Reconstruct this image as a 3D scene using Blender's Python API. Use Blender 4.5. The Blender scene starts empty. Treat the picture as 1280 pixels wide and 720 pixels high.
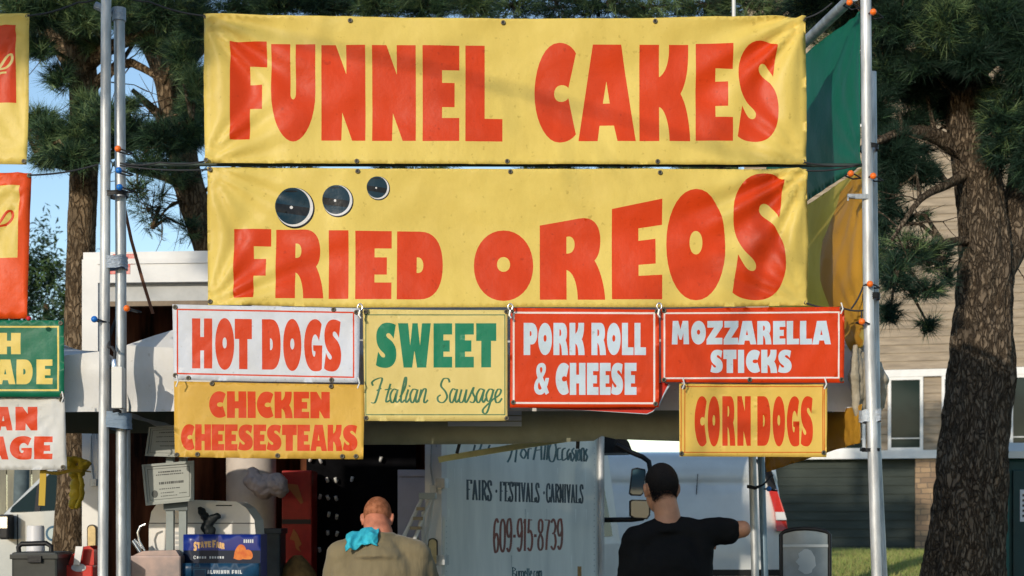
import bpy, bmesh, math, random
import numpy as np
from mathutils import Vector, noise, Matrix
from mathutils.geometry import delaunay_2d_cdt
R = math.radians
random.seed(7)
rng = np.random.default_rng(11)
scene = bpy.context.scene
col = scene.collection

# ------------------------------------------------------------------ camera, sky, sun, exposure
FPX, CX, HY, CAMZ = 2000.0, 640.0, 645.0, 1.5
cd = bpy.data.cameras.new('camera'); cam = bpy.data.objects.new('camera', cd); col.objects.link(cam)
cam.location = (0, 0, CAMZ); cam.rotation_euler = (R(90), 0, 0)
cd.sensor_width = 36.0; cd.lens = 36.0 * FPX / 1280; cd.shift_y = (HY - 360) / 1280
cd.clip_start = 0.1; cd.clip_end = 3000
cd.dof.use_dof = True; cd.dof.focus_distance = 8.0; cd.dof.aperture_fstop = 5.6
scene.camera = cam
SUN_EL, SUN_AZ = 16.0, 27.0            # azimuth: degrees to the left of straight behind the camera
sdir = Vector((-math.sin(R(SUN_AZ)) * math.cos(R(SUN_EL)), -math.cos(R(SUN_AZ)) * math.cos(R(SUN_EL)), math.sin(R(SUN_EL))))
w = bpy.data.worlds.new('World'); scene.world = w; w.use_nodes = True
nt = w.node_tree; bg = nt.nodes['Background']
sky = nt.nodes.new('ShaderNodeTexSky'); sky.sky_type = 'NISHITA'; sky.sun_disc = False
sky.sun_elevation = R(SUN_EL); sky.sun_rotation = R(180 + SUN_AZ); sky.air_density = 1.0; sky.dust_density = 0.25; sky.ozone_density = 1.9
nt.links.new(sky.outputs[0], bg.inputs[0]); bg.inputs[1].default_value = 0.15
sl = bpy.data.lights.new('sun', 'SUN'); so = bpy.data.objects.new('sun', sl); col.objects.link(so)
sl.energy = 2.55; sl.angle = R(0.55); sl.color = (1.0, 0.89, 0.74)
so.rotation_euler = sdir.to_track_quat('Z', 'Y').to_euler(); so.location = (-20, -20, 20)
scene.view_settings.view_transform = 'Standard'; scene.view_settings.look = 'None'
scene.view_settings.exposure = 0.32; scene.view_settings.gamma = 1.0
scene.render.engine = 'CYCLES'
scene.cycles.max_bounces = 6; scene.cycles.diffuse_bounces = 3; scene.cycles.transparent_max_bounces = 6

# ------------------------------------------------------------------ helpers
def W(px, py, D):                        # a point of the place: photo bearing + real distance
    return Vector(((px - CX) * D / FPX, D, CAMZ + (HY - py) * D / FPX))
def gz(y):                               # height of the ground
    t = min(max((y - 13) / 17.0, 0), 1); return 0.84 * t * t * (3 - 2 * t)

WL = {}                                  # world place of every object (no rotations are used on parents)
def wl(o): return WL[o.name] if o else Vector((0, 0, 0))
def tag(o, label=None, cat=None, group=None, kind=None):
    if label: o['label'] = label
    if cat: o['category'] = cat
    if group: o['group'] = group
    if kind: o['kind'] = kind
    return o
def link(o, parent, loc):
    col.objects.link(o); loc = Vector(loc)
    if parent: o.parent = parent; o.location = loc - wl(parent)
    else: o.location = loc
    WL[o.name] = loc
    return o
def thing(name, label, cat, loc, group=None):
    o = bpy.data.objects.new(name, None); o.empty_display_size = 0.1
    link(o, None, loc); return tag(o, label, cat, group)

class MB:
    def __init__(s): s.v = []; s.f = []; s.m = []; s.sm = []
    def add(s, vs, fs, m=0, sm=False):
        b = len(s.v); s.v += [tuple(x) for x in vs]
        for f in fs: s.f.append(tuple(b + i for i in f)); s.m.append(m); s.sm.append(sm)
        return s
    def box(s, x0, x1, y0, y1, z0, z1, m=0, c=0.0):
        if c <= 0:
            vs = [(x, y, z) for z in (z0, z1) for (x, y) in ((x0, y0), (x1, y0), (x1, y1), (x0, y1))]
            return s.add(vs, [(3, 2, 1, 0), (4, 5, 6, 7), (0, 1, 5, 4), (1, 2, 6, 5), (2, 3, 7, 6), (3, 0, 4, 7)], m)
        bm = bmesh.new(); bmesh.ops.create_cube(bm, size=1)
        for v in bm.verts: v.co = ((x0 + x1) / 2 + v.co.x * (x1 - x0), (y0 + y1) / 2 + v.co.y * (y1 - y0), (z0 + z1) / 2 + v.co.z * (z1 - z0))
        bmesh.ops.bevel(bm, geom=bm.edges[:], offset=c, segments=2, affect='EDGES', profile=0.6)
        bm.verts.index_update()
        s.add([v.co for v in bm.verts], [[v.index for v in f.verts] for f in bm.faces], m, False); bm.free(); return s
    def tube(s, pts, r, n=12, m=0, cap=True, sm=True):
        pts = [Vector(p) for p in pts]; k = len(pts)
        rs = r if isinstance(r, (list, tuple)) else [r] * k
        vs = []; up = None
        for i, p in enumerate(pts):
            t = (pts[min(i + 1, k - 1)] - pts[max(i - 1, 0)]).normalized()
            if up is None:
                a = Vector((0, 0, 1)) if abs(t.z) < 0.9 else Vector((1, 0, 0)); up = (a - t * a.dot(t)).normalized()
            else: up = (up - t * up.dot(t)).normalized()
            sd = t.cross(up)
            for j in range(n):
                a = 2 * math.pi * j / n; vs.append(p + (up * math.cos(a) + sd * math.sin(a)) * rs[i])
        fs = [(i * n + j, i * n + (j + 1) % n, (i + 1) * n + (j + 1) % n, (i + 1) * n + j) for i in range(k - 1) for j in range(n)]
        s.add(vs, fs, m, sm)
        if cap: s.add(vs[:n], [tuple(range(n))[::-1]], m); s.add(vs[-n:], [tuple(range(n))], m)
        return s
    def ell(s, c, r, m=0, nu=20, nv=14, rot=None):
        vs = []; c = Vector(c)
        r = (r, r, r) if isinstance(r, (int, float)) else r
        for i in range(nv + 1):
            th = math.pi * i / nv
            for j in range(nu):
                ph = 2 * math.pi * j / nu
                p = Vector((r[0] * math.sin(th) * math.cos(ph), r[1] * math.sin(th) * math.sin(ph), r[2] * math.cos(th)))
                if rot: p = rot @ p
                vs.append(c + p)
        fs = [(i * nu + j, (i + 1) * nu + j, (i + 1) * nu + (j + 1) % nu, i * nu + (j + 1) % nu) for i in range(nv) for j in range(nu)]
        return s.add(vs, fs, m, True)
    def prism(s, poly, y0, y1, m=0, sm=False):     # polygon of (x, z) pushed along y
        n = len(poly); vs = [(x, y0, z) for x, z in poly] + [(x, y1, z) for x, z in poly]
        s.add(vs, [tuple(range(n)), tuple(range(2 * n - 1, n - 1, -1))], m)
        s.add(vs, [(i, n + i, n + (i + 1) % n, (i + 1) % n) for i in range(n)], m, sm); return s
    def quad(s, a, b, c, d, m=0): return s.add([a, b, c, d], [(0, 1, 2, 3)], m)
    def sheet(s, a, b, c, d, nu, nv, fn=None, m=0):   # TL, TR, BR, BL with offset fn(u, v) -> Vector
        a, b, c, d = map(Vector, (a, b, c, d)); vs = []
        for j in range(nv + 1):
            v = j / nv
            for i in range(nu + 1):
                u = i / nu; p = (a * (1 - u) + b * u) * (1 - v) + (d * (1 - u) + c * u) * v
                if fn: p = p + fn(u, v)
                vs.append(p)
        q = nu + 1
        return s.add(vs, [(j * q + i, (j + 1) * q + i, (j + 1) * q + i + 1, j * q + i + 1) for j in range(nv) for i in range(nu)], m, True)
    def rot(s, ang, c, k0=0):            # turn what was added since k0 about the upright through c
        ca, sa = math.cos(ang), math.sin(ang)
        for i in range(k0, len(s.v)):
            x, y, z = s.v[i]; x -= c[0]; y -= c[1]; s.v[i] = (c[0] + x * ca - y * sa, c[1] + x * sa + y * ca, z)
        return s
    def build(s, name, mats, parent=None, org=None, fix=True):
        me = bpy.data.meshes.new(name)
        if org is None:
            if parent: org = wl(parent)
            else:
                a = np.array(s.v); org = Vector(((a[:, 0].min() + a[:, 0].max()) / 2, (a[:, 1].min() + a[:, 1].max()) / 2, a[:, 2].min()))
        org = Vector(org)
        me.from_pydata([(x - org.x, y - org.y, z - org.z) for x, y, z in s.v], [], s.f)
        for mt in (mats if isinstance(mats, (list, tuple)) else [mats]): me.materials.append(mt)
        me.polygons.foreach_set('material_index', s.m); me.polygons.foreach_set('use_smooth', s.sm)
        if fix:
            bm = bmesh.new(); bm.from_mesh(me); bmesh.ops.recalc_face_normals(bm, faces=bm.faces[:]); bm.to_mesh(me); bm.free()
        me.update()
        return link(bpy.data.objects.new(name, me), parent, org)

def copy_tree(o, loc, parent=None):
    c = o.copy(); col.objects.link(c); c.parent = parent
    if parent is None: c.location = loc
    WL[c.name] = Vector(loc)
    for ch in list(o.children): copy_tree(ch, Vector(loc) + ch.location, c)
    return c

# ------------------------------------------------------------------ materials
MATS = {}
def mat(name, c, rough=0.6, metal=0.0, spec=0.25, var=0.0, vs=8.0, bump=0.0, bs=60.0, stretch=(1, 1, 1), c2=None, alpha=1.0, coat=0.0, trans=0.0, sheen=0.0, detail=6.0, cr=(0.35, 0.65)):
    if name in MATS: return MATS[name]
    m = bpy.data.materials.new(name); m.use_nodes = True; n = m.node_tree.nodes; l = m.node_tree.links; p = n['Principled BSDF']
    p.inputs['Base Color'].default_value = (*c, 1); p.inputs['Roughness'].default_value = rough; p.inputs['Metallic'].default_value = metal
    p.inputs['Specular IOR Level'].default_value = spec; p.inputs['Alpha'].default_value = alpha; p.inputs['Coat Weight'].default_value = coat
    p.inputs['Transmission Weight'].default_value = trans; p.inputs['Sheen Weight'].default_value = sheen
    tc = n.new('ShaderNodeTexCoord'); mp = n.new('ShaderNodeMapping'); mp.inputs['Scale'].default_value = stretch
    l.new(tc.outputs['Object'], mp.inputs[0])
    if var or c2:
        t = n.new('ShaderNodeTexNoise'); t.inputs['Scale'].default_value = vs; t.inputs['Detail'].default_value = detail; t.inputs['Roughness'].default_value = 0.6
        l.new(mp.outputs[0], t.inputs[0])
        r = n.new('ShaderNodeValToRGB'); r.color_ramp.elements[0].position, r.color_ramp.elements[1].position = cr
        a = c if c2 else tuple(x * (1 + var) for x in c); b = c2 if c2 else tuple(x * (1 - var) for x in c)
        r.color_ramp.elements[0].color = (*b, 1); r.color_ramp.elements[1].color = (*a, 1)
        l.new(t.outputs[0], r.inputs[0]); l.new(r.outputs[0], p.inputs['Base Color'])
    if bump:
        t = n.new('ShaderNodeTexNoise'); t.inputs['Scale'].default_value = bs; t.inputs['Detail'].default_value = 5
        b = n.new('ShaderNodeBump'); b.inputs['Strength'].default_value = min(bump, 1); b.inputs['Distance'].default_value = 0.02 * max(bump, 1)
        l.new(mp.outputs[0], t.inputs[0]); l.new(t.outputs[0], b.inputs['Height']); l.new(b.outputs[0], p.inputs['Normal'])
    MATS[name] = m; return m

def cloth_mat(name, c, rough=0.42, dirt=0.17, trans=0.12):    # printed vinyl: woven grain, faint grime, some light through it
    if name in MATS: return MATS[name]
    m = bpy.data.materials.new(name); m.use_nodes = True; n = m.node_tree.nodes; l = m.node_tree.links; p = n['Principled BSDF']; out = n['Material Output']
    tc = n.new('ShaderNodeTexCoord')
    t1 = n.new('ShaderNodeTexNoise'); t1.inputs['Scale'].default_value = 3.2; t1.inputs['Detail'].default_value = 8; t1.inputs['Roughness'].default_value = 0.65
    mp = n.new('ShaderNodeMapping'); mp.inputs['Scale'].default_value = (1, 1, 0.55); l.new(tc.outputs['Object'], mp.inputs[0]); l.new(mp.outputs[0], t1.inputs[0])
    r = n.new('ShaderNodeValToRGB'); r.color_ramp.elements[0].position = 0.3; r.color_ramp.elements[1].position = 0.66
    r.color_ramp.elements[0].color = (*[x * (1 - dirt) * k for x, k in zip(c, (1, .96, .85))], 1); r.color_ramp.elements[1].color = (*c, 1)
    l.new(t1.outputs[0], r.inputs[0])
    t3 = n.new('ShaderNodeTexNoise'); t3.inputs['Scale'].default_value = 34; t3.inputs['Detail'].default_value = 3; l.new(tc.outputs['Object'], t3.inputs[0])
    r3 = n.new('ShaderNodeValToRGB'); r3.color_ramp.elements[0].position = 0.66; r3.color_ramp.elements[1].position = 0.74; r3.color_ramp.elements[0].color = (1, 1, 1, 1); r3.color_ramp.elements[1].color = (.72, .69, .62, 1); l.new(t3.outputs[0], r3.inputs[0])
    gm = n.new('ShaderNodeMix'); gm.data_type = 'RGBA'; gm.blend_type = 'MULTIPLY'; gm.inputs[0].default_value = 0.8; l.new(r.outputs[0], gm.inputs[6]); l.new(r3.outputs[0], gm.inputs[7]); l.new(gm.outputs[2], p.inputs['Base Color'])
    p.inputs['Roughness'].default_value = rough; p.inputs['Specular IOR Level'].default_value = 0.2
    wv = []
    for ax in 'XZ':
        q = n.new('ShaderNodeTexWave'); q.bands_direction = ax; q.inputs['Scale'].default_value = 40; q.inputs['Distortion'].default_value = 0.6; q.inputs['Detail'].default_value = 1
        l.new(tc.outputs['Object'], q.inputs[0]); wv.append(q)
    t2 = n.new('ShaderNodeTexNoise'); t2.inputs['Scale'].default_value = 26; t2.inputs['Detail'].default_value = 4; l.new(tc.outputs['Object'], t2.inputs[0])
    ad = n.new('ShaderNodeMath'); ad.operation = 'ADD'; l.new(wv[0].outputs['Fac'], ad.inputs[0]); l.new(wv[1].outputs['Fac'], ad.inputs[1])
    m2 = n.new('ShaderNodeMath'); m2.operation = 'MULTIPLY_ADD'; m2.inputs[1].default_value = 0.025; l.new(ad.outputs[0], m2.inputs[0]); l.new(t2.outputs[0], m2.inputs[2])
    b = n.new('ShaderNodeBump'); b.inputs['Strength'].default_value = 0.16; b.inputs['Distance'].default_value = 0.012
    l.new(m2.outputs[0], b.inputs['Height']); l.new(b.outputs[0], p.inputs['Normal'])
    tr = n.new('ShaderNodeBsdfTranslucent'); l.new(r.outputs[0], tr.inputs[0])
    mx = n.new('ShaderNodeMixShader'); mx.inputs[0].default_value = trans; l.new(p.outputs[0], mx.inputs[1]); l.new(tr.outputs[0], mx.inputs[2]); l.new(mx.outputs[0], out.inputs[0])
    MATS[name] = m; return m

YEL = cloth_mat('banner_yellow', (0.76, 0.585, 0.145)); DEEP = cloth_mat('sign_deep_yellow', (0.68, 0.42, 0.075)); CREAM = cloth_mat('sign_cream', (0.74, 0.60, 0.22))
RED = cloth_mat('print_red', (0.67, 0.052, 0.006)); WHT = cloth_mat('sign_shade_white', (0.66, 0.70, 0.79)); GRN = cloth_mat('print_green', (0.010, 0.215, 0.115))  # the sign white has the blue of open shade put into its colour
DGRN = cloth_mat('script_green', (0.05, 0.17, 0.09)); LETW = cloth_mat('letter_shade_white', (0.58, 0.70, 0.82)); BLK = cloth_mat('print_black', (0.012, 0.018, 0.03)); PINKW = cloth_mat('border_white', (0.84, 0.78, 0.76))  # the white of the letters is tinted with bluish shade light
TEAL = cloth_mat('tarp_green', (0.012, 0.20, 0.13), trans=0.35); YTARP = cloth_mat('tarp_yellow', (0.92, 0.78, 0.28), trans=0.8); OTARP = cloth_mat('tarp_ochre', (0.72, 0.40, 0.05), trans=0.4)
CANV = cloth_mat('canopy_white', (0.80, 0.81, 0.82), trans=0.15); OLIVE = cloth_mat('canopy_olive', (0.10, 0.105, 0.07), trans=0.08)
STEEL = mat('galvanised', (0.40, 0.42, 0.43), 0.5, 0.6, var=0.35, vs=13, bump=0.10, bs=80, stretch=(1, 1, 0.25))
ALU = mat('aluminium', (0.47, 0.48, 0.48), 0.52, 0.4, var=0.35, vs=15, bump=.08, bs=60, stretch=(1, 1, .2))
TAPE = mat('duct_tape', (0.30, 0.35, 0.41), 0.4, 0.2, bump=0.5, bs=45, stretch=(1, 1, 3))
BLACKP = mat('black_plastic', (0.010, 0.010, 0.011), 0.45, bump=0.08, bs=90)
RUBBER = mat('rubber', (0.02, 0.02, 0.02), 0.75, var=0.3)
CORD = mat('dark_cord', (0.03, 0.032, 0.035), 0.7)
WPAINT = mat('white_paint', (0.64, 0.64, 0.62), 0.4, var=0.08, vs=2.5, bump=0.03, bs=30, coat=0.2)
BRASS = mat('brass_grommet', (0.13, 0.115, 0.08), 0.45, 0.7)
CHROME = mat('chrome', (0.75, 0.75, 0.75), 0.2, 0.95)
ORANGE = mat('orange_ball', (0.85, 0.16, 0.015), 0.35, coat=0.3); BLUE = mat('blue_ball', (0.01, 0.14, 0.50), 0.35, coat=0.3)

# ------------------------------------------------------------------ lettering
def parse(d, n=9):
    tk = d.replace('M', ' M ').replace('L', ' L ').replace('C', ' C ').replace('Z', ' Z ').split()
    loops = []; cur = []; i = 0; cmd = None
    while i < len(tk):
        if tk[i] in 'MLCZ':
            cmd = tk[i]; i += 1
            if cmd == 'Z':
                if cur: loops.append(cur); cur = []
            elif cmd == 'M' and cur: loops.append(cur); cur = []
            continue
        if cmd in 'ML': cur.append((float(tk[i]), float(tk[i + 1]))); i += 2
        else:
            p0 = cur[-1]; p1, p2, p3 = [(float(tk[i + 2 * k]), float(tk[i + 2 * k + 1])) for k in range(3)]; i += 6
            for k in range(1, n + 1):
                t = k / n; a, b, c, e = (1 - t) ** 3, 3 * t * (1 - t) ** 2, 3 * t * t * (1 - t), t ** 3
                cur.append((a * p0[0] + b * p1[0] + c * p2[0] + e * p3[0], a * p0[1] + b * p1[1] + c * p2[1] + e * p3[1]))
    if cur: loops.append(cur)
    return loops
G = {
 'F': 'M0 0 L1 0 L1 .255 L.54 .255 L.54 .435 L.87 .435 L.87 .685 L.54 .685 L.54 1 L0 1 Z',
 'U': 'M0 0 L.433 0 L.433 .5 C.433 .585 .555 .585 .555 .5 L.555 0 L1 0 L1 .48 C1 .82 .72 1 .5 1 C.28 1 0 .82 0 .48 Z',
 'N': 'M0 0 L.33 0 L.565 .3 L.565 0 L1 0 L1 1 L.7 1 L.47 .7 L.455 1 L0 1 Z',
 'E': 'M0 0 L1 0 L1 .255 L.53 .255 L.53 .385 L.87 .385 L.87 .64 L.53 .64 L.53 .755 L1 .755 L1 1 L0 1 Z',
 'L': 'M0 0 L.52 0 L.52 .76 L1 .76 L1 1 L0 1 Z',
 'C': 'M1 .105 C.9 .03 .75 0 .59 0 C.2 0 0 .27 0 .5 C0 .75 .25 1 .6 1 C.78 1 .9 .97 1 .915 L.82 .545 C.74 .6 .475 .6 .475 .505 C.475 .4 .74 .4 .82 .445 Z',
 'A': 'M.25 0 L.745 0 L1 1 L.68 1 L.62 .835 L.37 .835 L.335 1 L0 1 Z M.49 .37 L.55 .6 L.43 .6 Z',
 'K': 'M0 0 L.385 0 L.385 .335 C.51 .3 .6 .17 .58 0 L.96 0 C.97 .2 .93 .4 .81 .505 C.93 .62 .99 .8 1 1 L.59 1 C.59 .82 .51 .66 .39 .64 L.39 1 L0 1 Z',
 'S': 'M.97 .05 C.85 .015 .7 0 .55 0 C.2 0 .02 .15 .02 .31 C.02 .45 .1 .53 .22 .6 C.33 .66 .45 .68 .45 .73 C.45 .78 .32 .78 .25 .74 C.18 .7 .14 .66 .11 .635 L0 .94 C.12 .985 .3 1 .48 1 C.8 1 1 .88 1 .7 C1 .56 .92 .49 .8 .42 C.7 .37 .51 .33 .51 .28 C.51 .22 .66 .22 .72 .26 C.78 .29 .83 .32 .87 .355 Z',
 'R': 'M0 0 L.6 0 C.85 0 .93 .15 .93 .3 C.93 .44 .88 .5 .84 .53 C.93 .65 .99 .83 1 1 L.58 1 C.58 .82 .52 .65 .41 .62 L.41 1 L0 1 Z M.41 .2 C.5 .19 .535 .25 .535 .31 C.535 .37 .5 .42 .41 .41 Z',
 'I': 'M0 0 L1 0 L1 1 L0 1 Z',
 'D': 'M0 0 L.5 0 C.85 0 1 .2 1 .5 C1 .8 .85 1 .5 1 L0 1 Z M.43 .38 C.53 .37 .575 .43 .575 .5 C.575 .57 .53 .62 .43 .61 Z',
 'O': 'M.5 0 C.8 0 1 .22 1 .5 C1 .78 .8 1 .5 1 C.2 1 0 .78 0 .5 C0 .22 .2 0 .5 0 Z M.5 .375 C.57 .375 .61 .425 .61 .48 C.61 .535 .57 .585 .5 .585 C.43 .585 .39 .535 .39 .48 C.39 .425 .43 .375 .5 .375 Z',
 'T': 'M0 0 L1 0 L1 .4 L.74 .4 L.74 1 L.25 1 L.25 .4 L0 .4 Z',
 'H': 'M0 0 L.41 0 L.41 .37 L.59 .37 L.59 0 L1 0 L1 1 L.59 1 L.59 .64 L.41 .64 L.41 1 L0 1 Z',
 'G': 'M.97 .1 C.88 .03 .75 0 .6 0 C.2 0 0 .25 0 .5 C0 .78 .22 1 .58 1 C.76 1 .92 1 .98 .95 L1 .5 L.5 .5 L.5 .6 L.62 .62 C.62 .7 .58 .72 .54 .72 C.44 .7 .42 .58 .42 .49 C.42 .36 .55 .26 .66 .3 C.74 .33 .79 .38 .82 .42 Z',
 'P': 'M0 0 L.55 0 C.85 0 1 .14 1 .33 C1 .52 .85 .67 .6 .67 L.48 .67 L.48 1 L0 1 Z M.45 .26 C.54 .25 .58 .28 .58 .33 C.58 .38 .54 .42 .45 .41 Z',
 'M': 'M.05 0 L.37 0 L.5 .36 L.63 0 L.95 0 L1 1 L.68 1 L.67 .52 L.57 .8 L.45 .8 L.34 .52 L.33 1 L0 1 Z',
 'Z': 'M.05 0 L1 0 L1 .24 L.52 .72 L.98 .72 L.98 1 L0 1 L0 .78 L.47 .28 L.05 .28 Z',
 'W': 'M0 0 L.31 0 L.37 .5 L.44 0 L.60 0 L.67 .5 L.73 0 L1 0 L.86 1 L.58 1 L.5 .62 L.43 1 L.17 1 Z',
 '&': 'M.55 0 C.75 0 .85 .12 .78 .26 C.74 .34 .66 .4 .6 .45 L.72 .6 L.78 .47 L1 .47 C.97 .6 .92 .68 .86 .75 L1 .93 L.8 1 L.7 .92 C.6 1 .45 1 .3 .99 C.05 .95 0 .8 .05 .68 C.08 .6 .16 .53 .26 .47 C.12 .3 .1 0 .55 0 Z M.48 .13 C.58 .13 .6 .22 .55 .27 L.48 .33 C.38 .25 .38 .13 .48 .13 Z M.36 .6 L.52 .8 C.45 .86 .3 .86 .28 .75 C.27 .68 .3 .63 .36 .6 Z',
}
def letter(ch, x0, x1, y0, y1, y0r=None, y1r=None):      # y0r, y1r: top and foot at the right edge
    y0r = y0 if y0r is None else y0r; y1r = y1 if y1r is None else y1r
    return [[(x0 + u * (x1 - x0), (y0 + (y0r - y0) * u) * (1 - v) + (y1 + (y1r - y1) * u) * v) for u, v in lp] for lp in parse(G[ch])]
LW = dict(I=.45, M=1.35, W=1.6, A=1.12, E=.86, L=.82, Z=.95, C=.92, N=1.08, H=1.08)
def word(m, text, x0, x1, y0, y1, y0r=None, y1r=None, gap=0.05):
    y0r = y0 if y0r is None else y0r; y1r = y1 if y1r is None else y1r
    ws = [0.5 if c == ' ' else LW.get(c, 1.0) for c in text]; g = gap * (sum(ws) / len(ws))
    k = (x1 - x0) / (sum(ws) + g * (len(ws) - 1)); x = x0; out = []
    for c, q in zip(text, ws):
        if c != ' ':
            a, b = (x - x0) / (x1 - x0), (x + q * k - x0) / (x1 - x0)
            out.append((m, letter(c, x, x + q * k, y0 + (y0r - y0) * a, y1 + (y1r - y1) * a, y0 + (y0r - y0) * b, y1 + (y1r - y1) * b), 0))
        x += (q + g) * k
    return out
def spline(pts, n=7):
    if len(pts) < 3: return pts
    P = [pts[0]] + list(pts) + [pts[-1]]; out = []
    for i in range(1, len(P) - 2):
        p0, p1, p2, p3 = P[i - 1:i + 3]
        for k in range(n):
            t = k / n
            out.append(tuple(0.5 * (2 * p1[j] + (p2[j] - p0[j]) * t + (2 * p0[j] - 5 * p1[j] + 4 * p2[j] - p3[j]) * t * t + (3 * p1[j] - p0[j] - 3 * p2[j] + p3[j]) * t ** 3) for j in (0, 1)))
    out.append(pts[-1]); return out
def stroke(pts, wmin, wmax, curve=True):                 # a pen line: thick going down, thin going across
    pts = spline(pts) if curve else pts; L = []; Rr = []
    for i, p in enumerate(pts):
        a = pts[max(i - 1, 0)]; b = pts[min(i + 1, len(pts) - 1)]; dx, dy = b[0] - a[0], b[1] - a[1]; d = math.hypot(dx, dy) or 1
        ww = (wmin + (wmax - wmin) * abs(dy / d)) / 2; L.append((p[0] - dy / d * ww, p[1] + dx / d * ww)); Rr.append((p[0] + dy / d * ww, p[1] - dx / d * ww))
    return L + Rr[::-1]
SER = {  # pen letters with serifs in a 1 x 1 box: (curve?, points)
 'F': [(0, [(.22, 0), (.22, 1)]), (0, [(0, .02), (.95, .02)]), (0, [(.95, .0), (.95, .2)]), (0, [(.22, .48), (.7, .48)]), (0, [(0, .98), (.45, .98)])],
 'A': [(0, [(.48, 0), (.85, 1)]), (0, [(.48, 0), (.14, 1)]), (0, [(.26, .66), (.72, .66)]), (0, [(0, .98), (.3, .98)]), (0, [(.65, .98), (1, .98)])],
 'I': [(0, [(.5, 0), (.5, 1)]), (0, [(.1, .02), (.9, .02)]), (0, [(.1, .98), (.9, .98)])],
 'R': [(0, [(.22, 0), (.22, 1)]), (1, [(.0, .02), (.5, .02), (.85, .22), (.5, .48), (.22, .48)]), (0, [(.45, .48), (.95, 1)]), (0, [(0, .98), (.42, .98)])],
 'S': [(1, [(.85, .25), (.8, .07), (.5, .0), (.2, .08), (.15, .27), (.5, .5), (.85, .72), (.75, .94), (.45, 1), (.18, .94), (.12, .72)])],
 'E': [(0, [(.22, 0), (.22, 1)]), (0, [(0, .02), (.9, .02)]), (0, [(.9, 0), (.9, .18)]), (0, [(.22, .48), (.65, .48)]), (0, [(0, .98), (.95, .98)]), (0, [(.95, .8), (.95, 1)])],
 'T': [(0, [(.5, 0), (.5, 1)]), (0, [(.0, .02), (1, .02)]), (0, [(.02, 0), (.02, .2)]), (0, [(.98, 0), (.98, .2)]), (0, [(.28, .98), (.72, .98)])],
 'V': [(0, [(.14, 0), (.52, 1)]), (0, [(.86, 0), (.52, 1)]), (0, [(0, .02), (.32, .02)]), (0, [(.68, .02), (1, .02)])],
 'L': [(0, [(.22, 0), (.22, 1)]), (0, [(0, .02), (.45, .02)]), (0, [(0, .98), (.95, .98)]), (0, [(.95, .76), (.95, 1)])],
 'C': [(1, [(.9, .3), (.85, .1), (.55, .0), (.2, .15), (.1, .5), (.2, .85), (.55, 1), (.85, .9), (.92, .7)])],
 'N': [(0, [(.18, 0), (.18, 1)]), (0, [(.14, 0), (.84, 1)]), (0, [(.84, 0), (.84, 1)]), (0, [(0, .98), (.36, .98)]), (0, [(.66, .02), (1, .02)]), (0, [(0, .02), (.2, .02)])],
 '.': [(0, [(.5, .42), (.5, .62)])],
 '6': [(1, [(.85, .12), (.55, .0), (.2, .2), (.12, .65), (.3, .97), (.5, 1), (.75, .93), (.88, .7), (.7, .48), (.45, .45), (.14, .62)])],
 '0': [(1, [(.5, 0), (.18, .15), (.1, .5), (.18, .85), (.5, 1), (.82, .85), (.9, .5), (.82, .15), (.5, 0)])],
 '9': [(1, [(.86, .38), (.55, .55), (.3, .52), (.12, .3), (.25, .07), (.5, 0), (.7, .03), (.88, .35), (.8, .8), (.45, 1), (.15, .88)])],
 '-': [(0, [(.1, .5), (.9, .5)]), (0, [(.1, .53), (.9, .53)]), (0, [(.1, .56), (.9, .56)])],
 '1': [(0, [(.5, 0), (.5, 1)]), (0, [(.15, .14), (.5, 0)])],
 '5': [(0, [(.85, .03), (.28, .03)]), (0, [(.28, .0), (.2, .45)]), (1, [(.2, .45), (.5, .36), (.85, .55), (.82, .85), (.5, 1), (.12, .9)])],
 '8': [(1, [(.5, 0), (.2, .1), (.2, .35), (.5, .47), (.85, .65), (.85, .9), (.5, 1), (.15, .9), (.15, .65), (.5, .47), (.8, .35), (.8, .1), (.5, 0)])],
 '7': [(0, [(.08, .03), (.92, .03)]), (1, [(.92, .03), (.55, .5), (.4, 1)])],
 '3': [(1, [(.12, .12), (.5, 0), (.85, .2), (.7, .42), (.42, .47), (.75, .52), (.9, .78), (.55, 1), (.1, .88)])],
}
def pen_word(m, text, x0, x1, y0, y1, wmin, wmax, y0r=None, y1r=None, gap=.12):
    y0r = y0 if y0r is None else y0r; y1r = y1 if y1r is None else y1r
    wd = {'I': .5, '.': .5, '1': .55, '-': .6, ' ': .4, 'S': .8, 'C': .9}
    ws = [wd.get(c, 1) for c in text]; k = (x1 - x0) / (sum(ws) + gap * (len(ws) - 1)); x = x0; out = []
    for c, q in zip(text, ws):
        for cv, pts in SER.get(c, []):
            P = []
            for u, v in pts:
                X = x + u * q * k; a = (X - x0) / (x1 - x0); P.append((X, (y0 + (y0r - y0) * a) * (1 - v) + (y1 + (y1r - y1) * a) * v))
            out.append((m, [stroke(P, wmin, wmax, cv)], 1))
        x += (q + gap) * k
    return out
def rect_line(m, x0, y0, x1, y1, t, y0r=None, y1r=None):
    y0r = y0 if y0r is None else y0r; y1r = y1 if y1r is None else y1r
    return (m, [[(x0, y0), (x1, y0r), (x1, y1r), (x0, y1)], [(x0 + t, y0 + t), (x1 - t, y0r + t), (x1 - t, y1r - t), (x0 + t, y1 - t)]], 0)
def rect(m, x0, y0, x1, y1): return (m, [[(x0, y0), (x1, y0), (x1, y1), (x0, y1)]], 0)
def disc(m, cx, cy, rx, ry, n=40): return (m, [[(cx + rx * math.cos(2 * math.pi * i / n), cy + ry * math.sin(2 * math.pi * i / n)) for i in range(n)]], 0)

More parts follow.
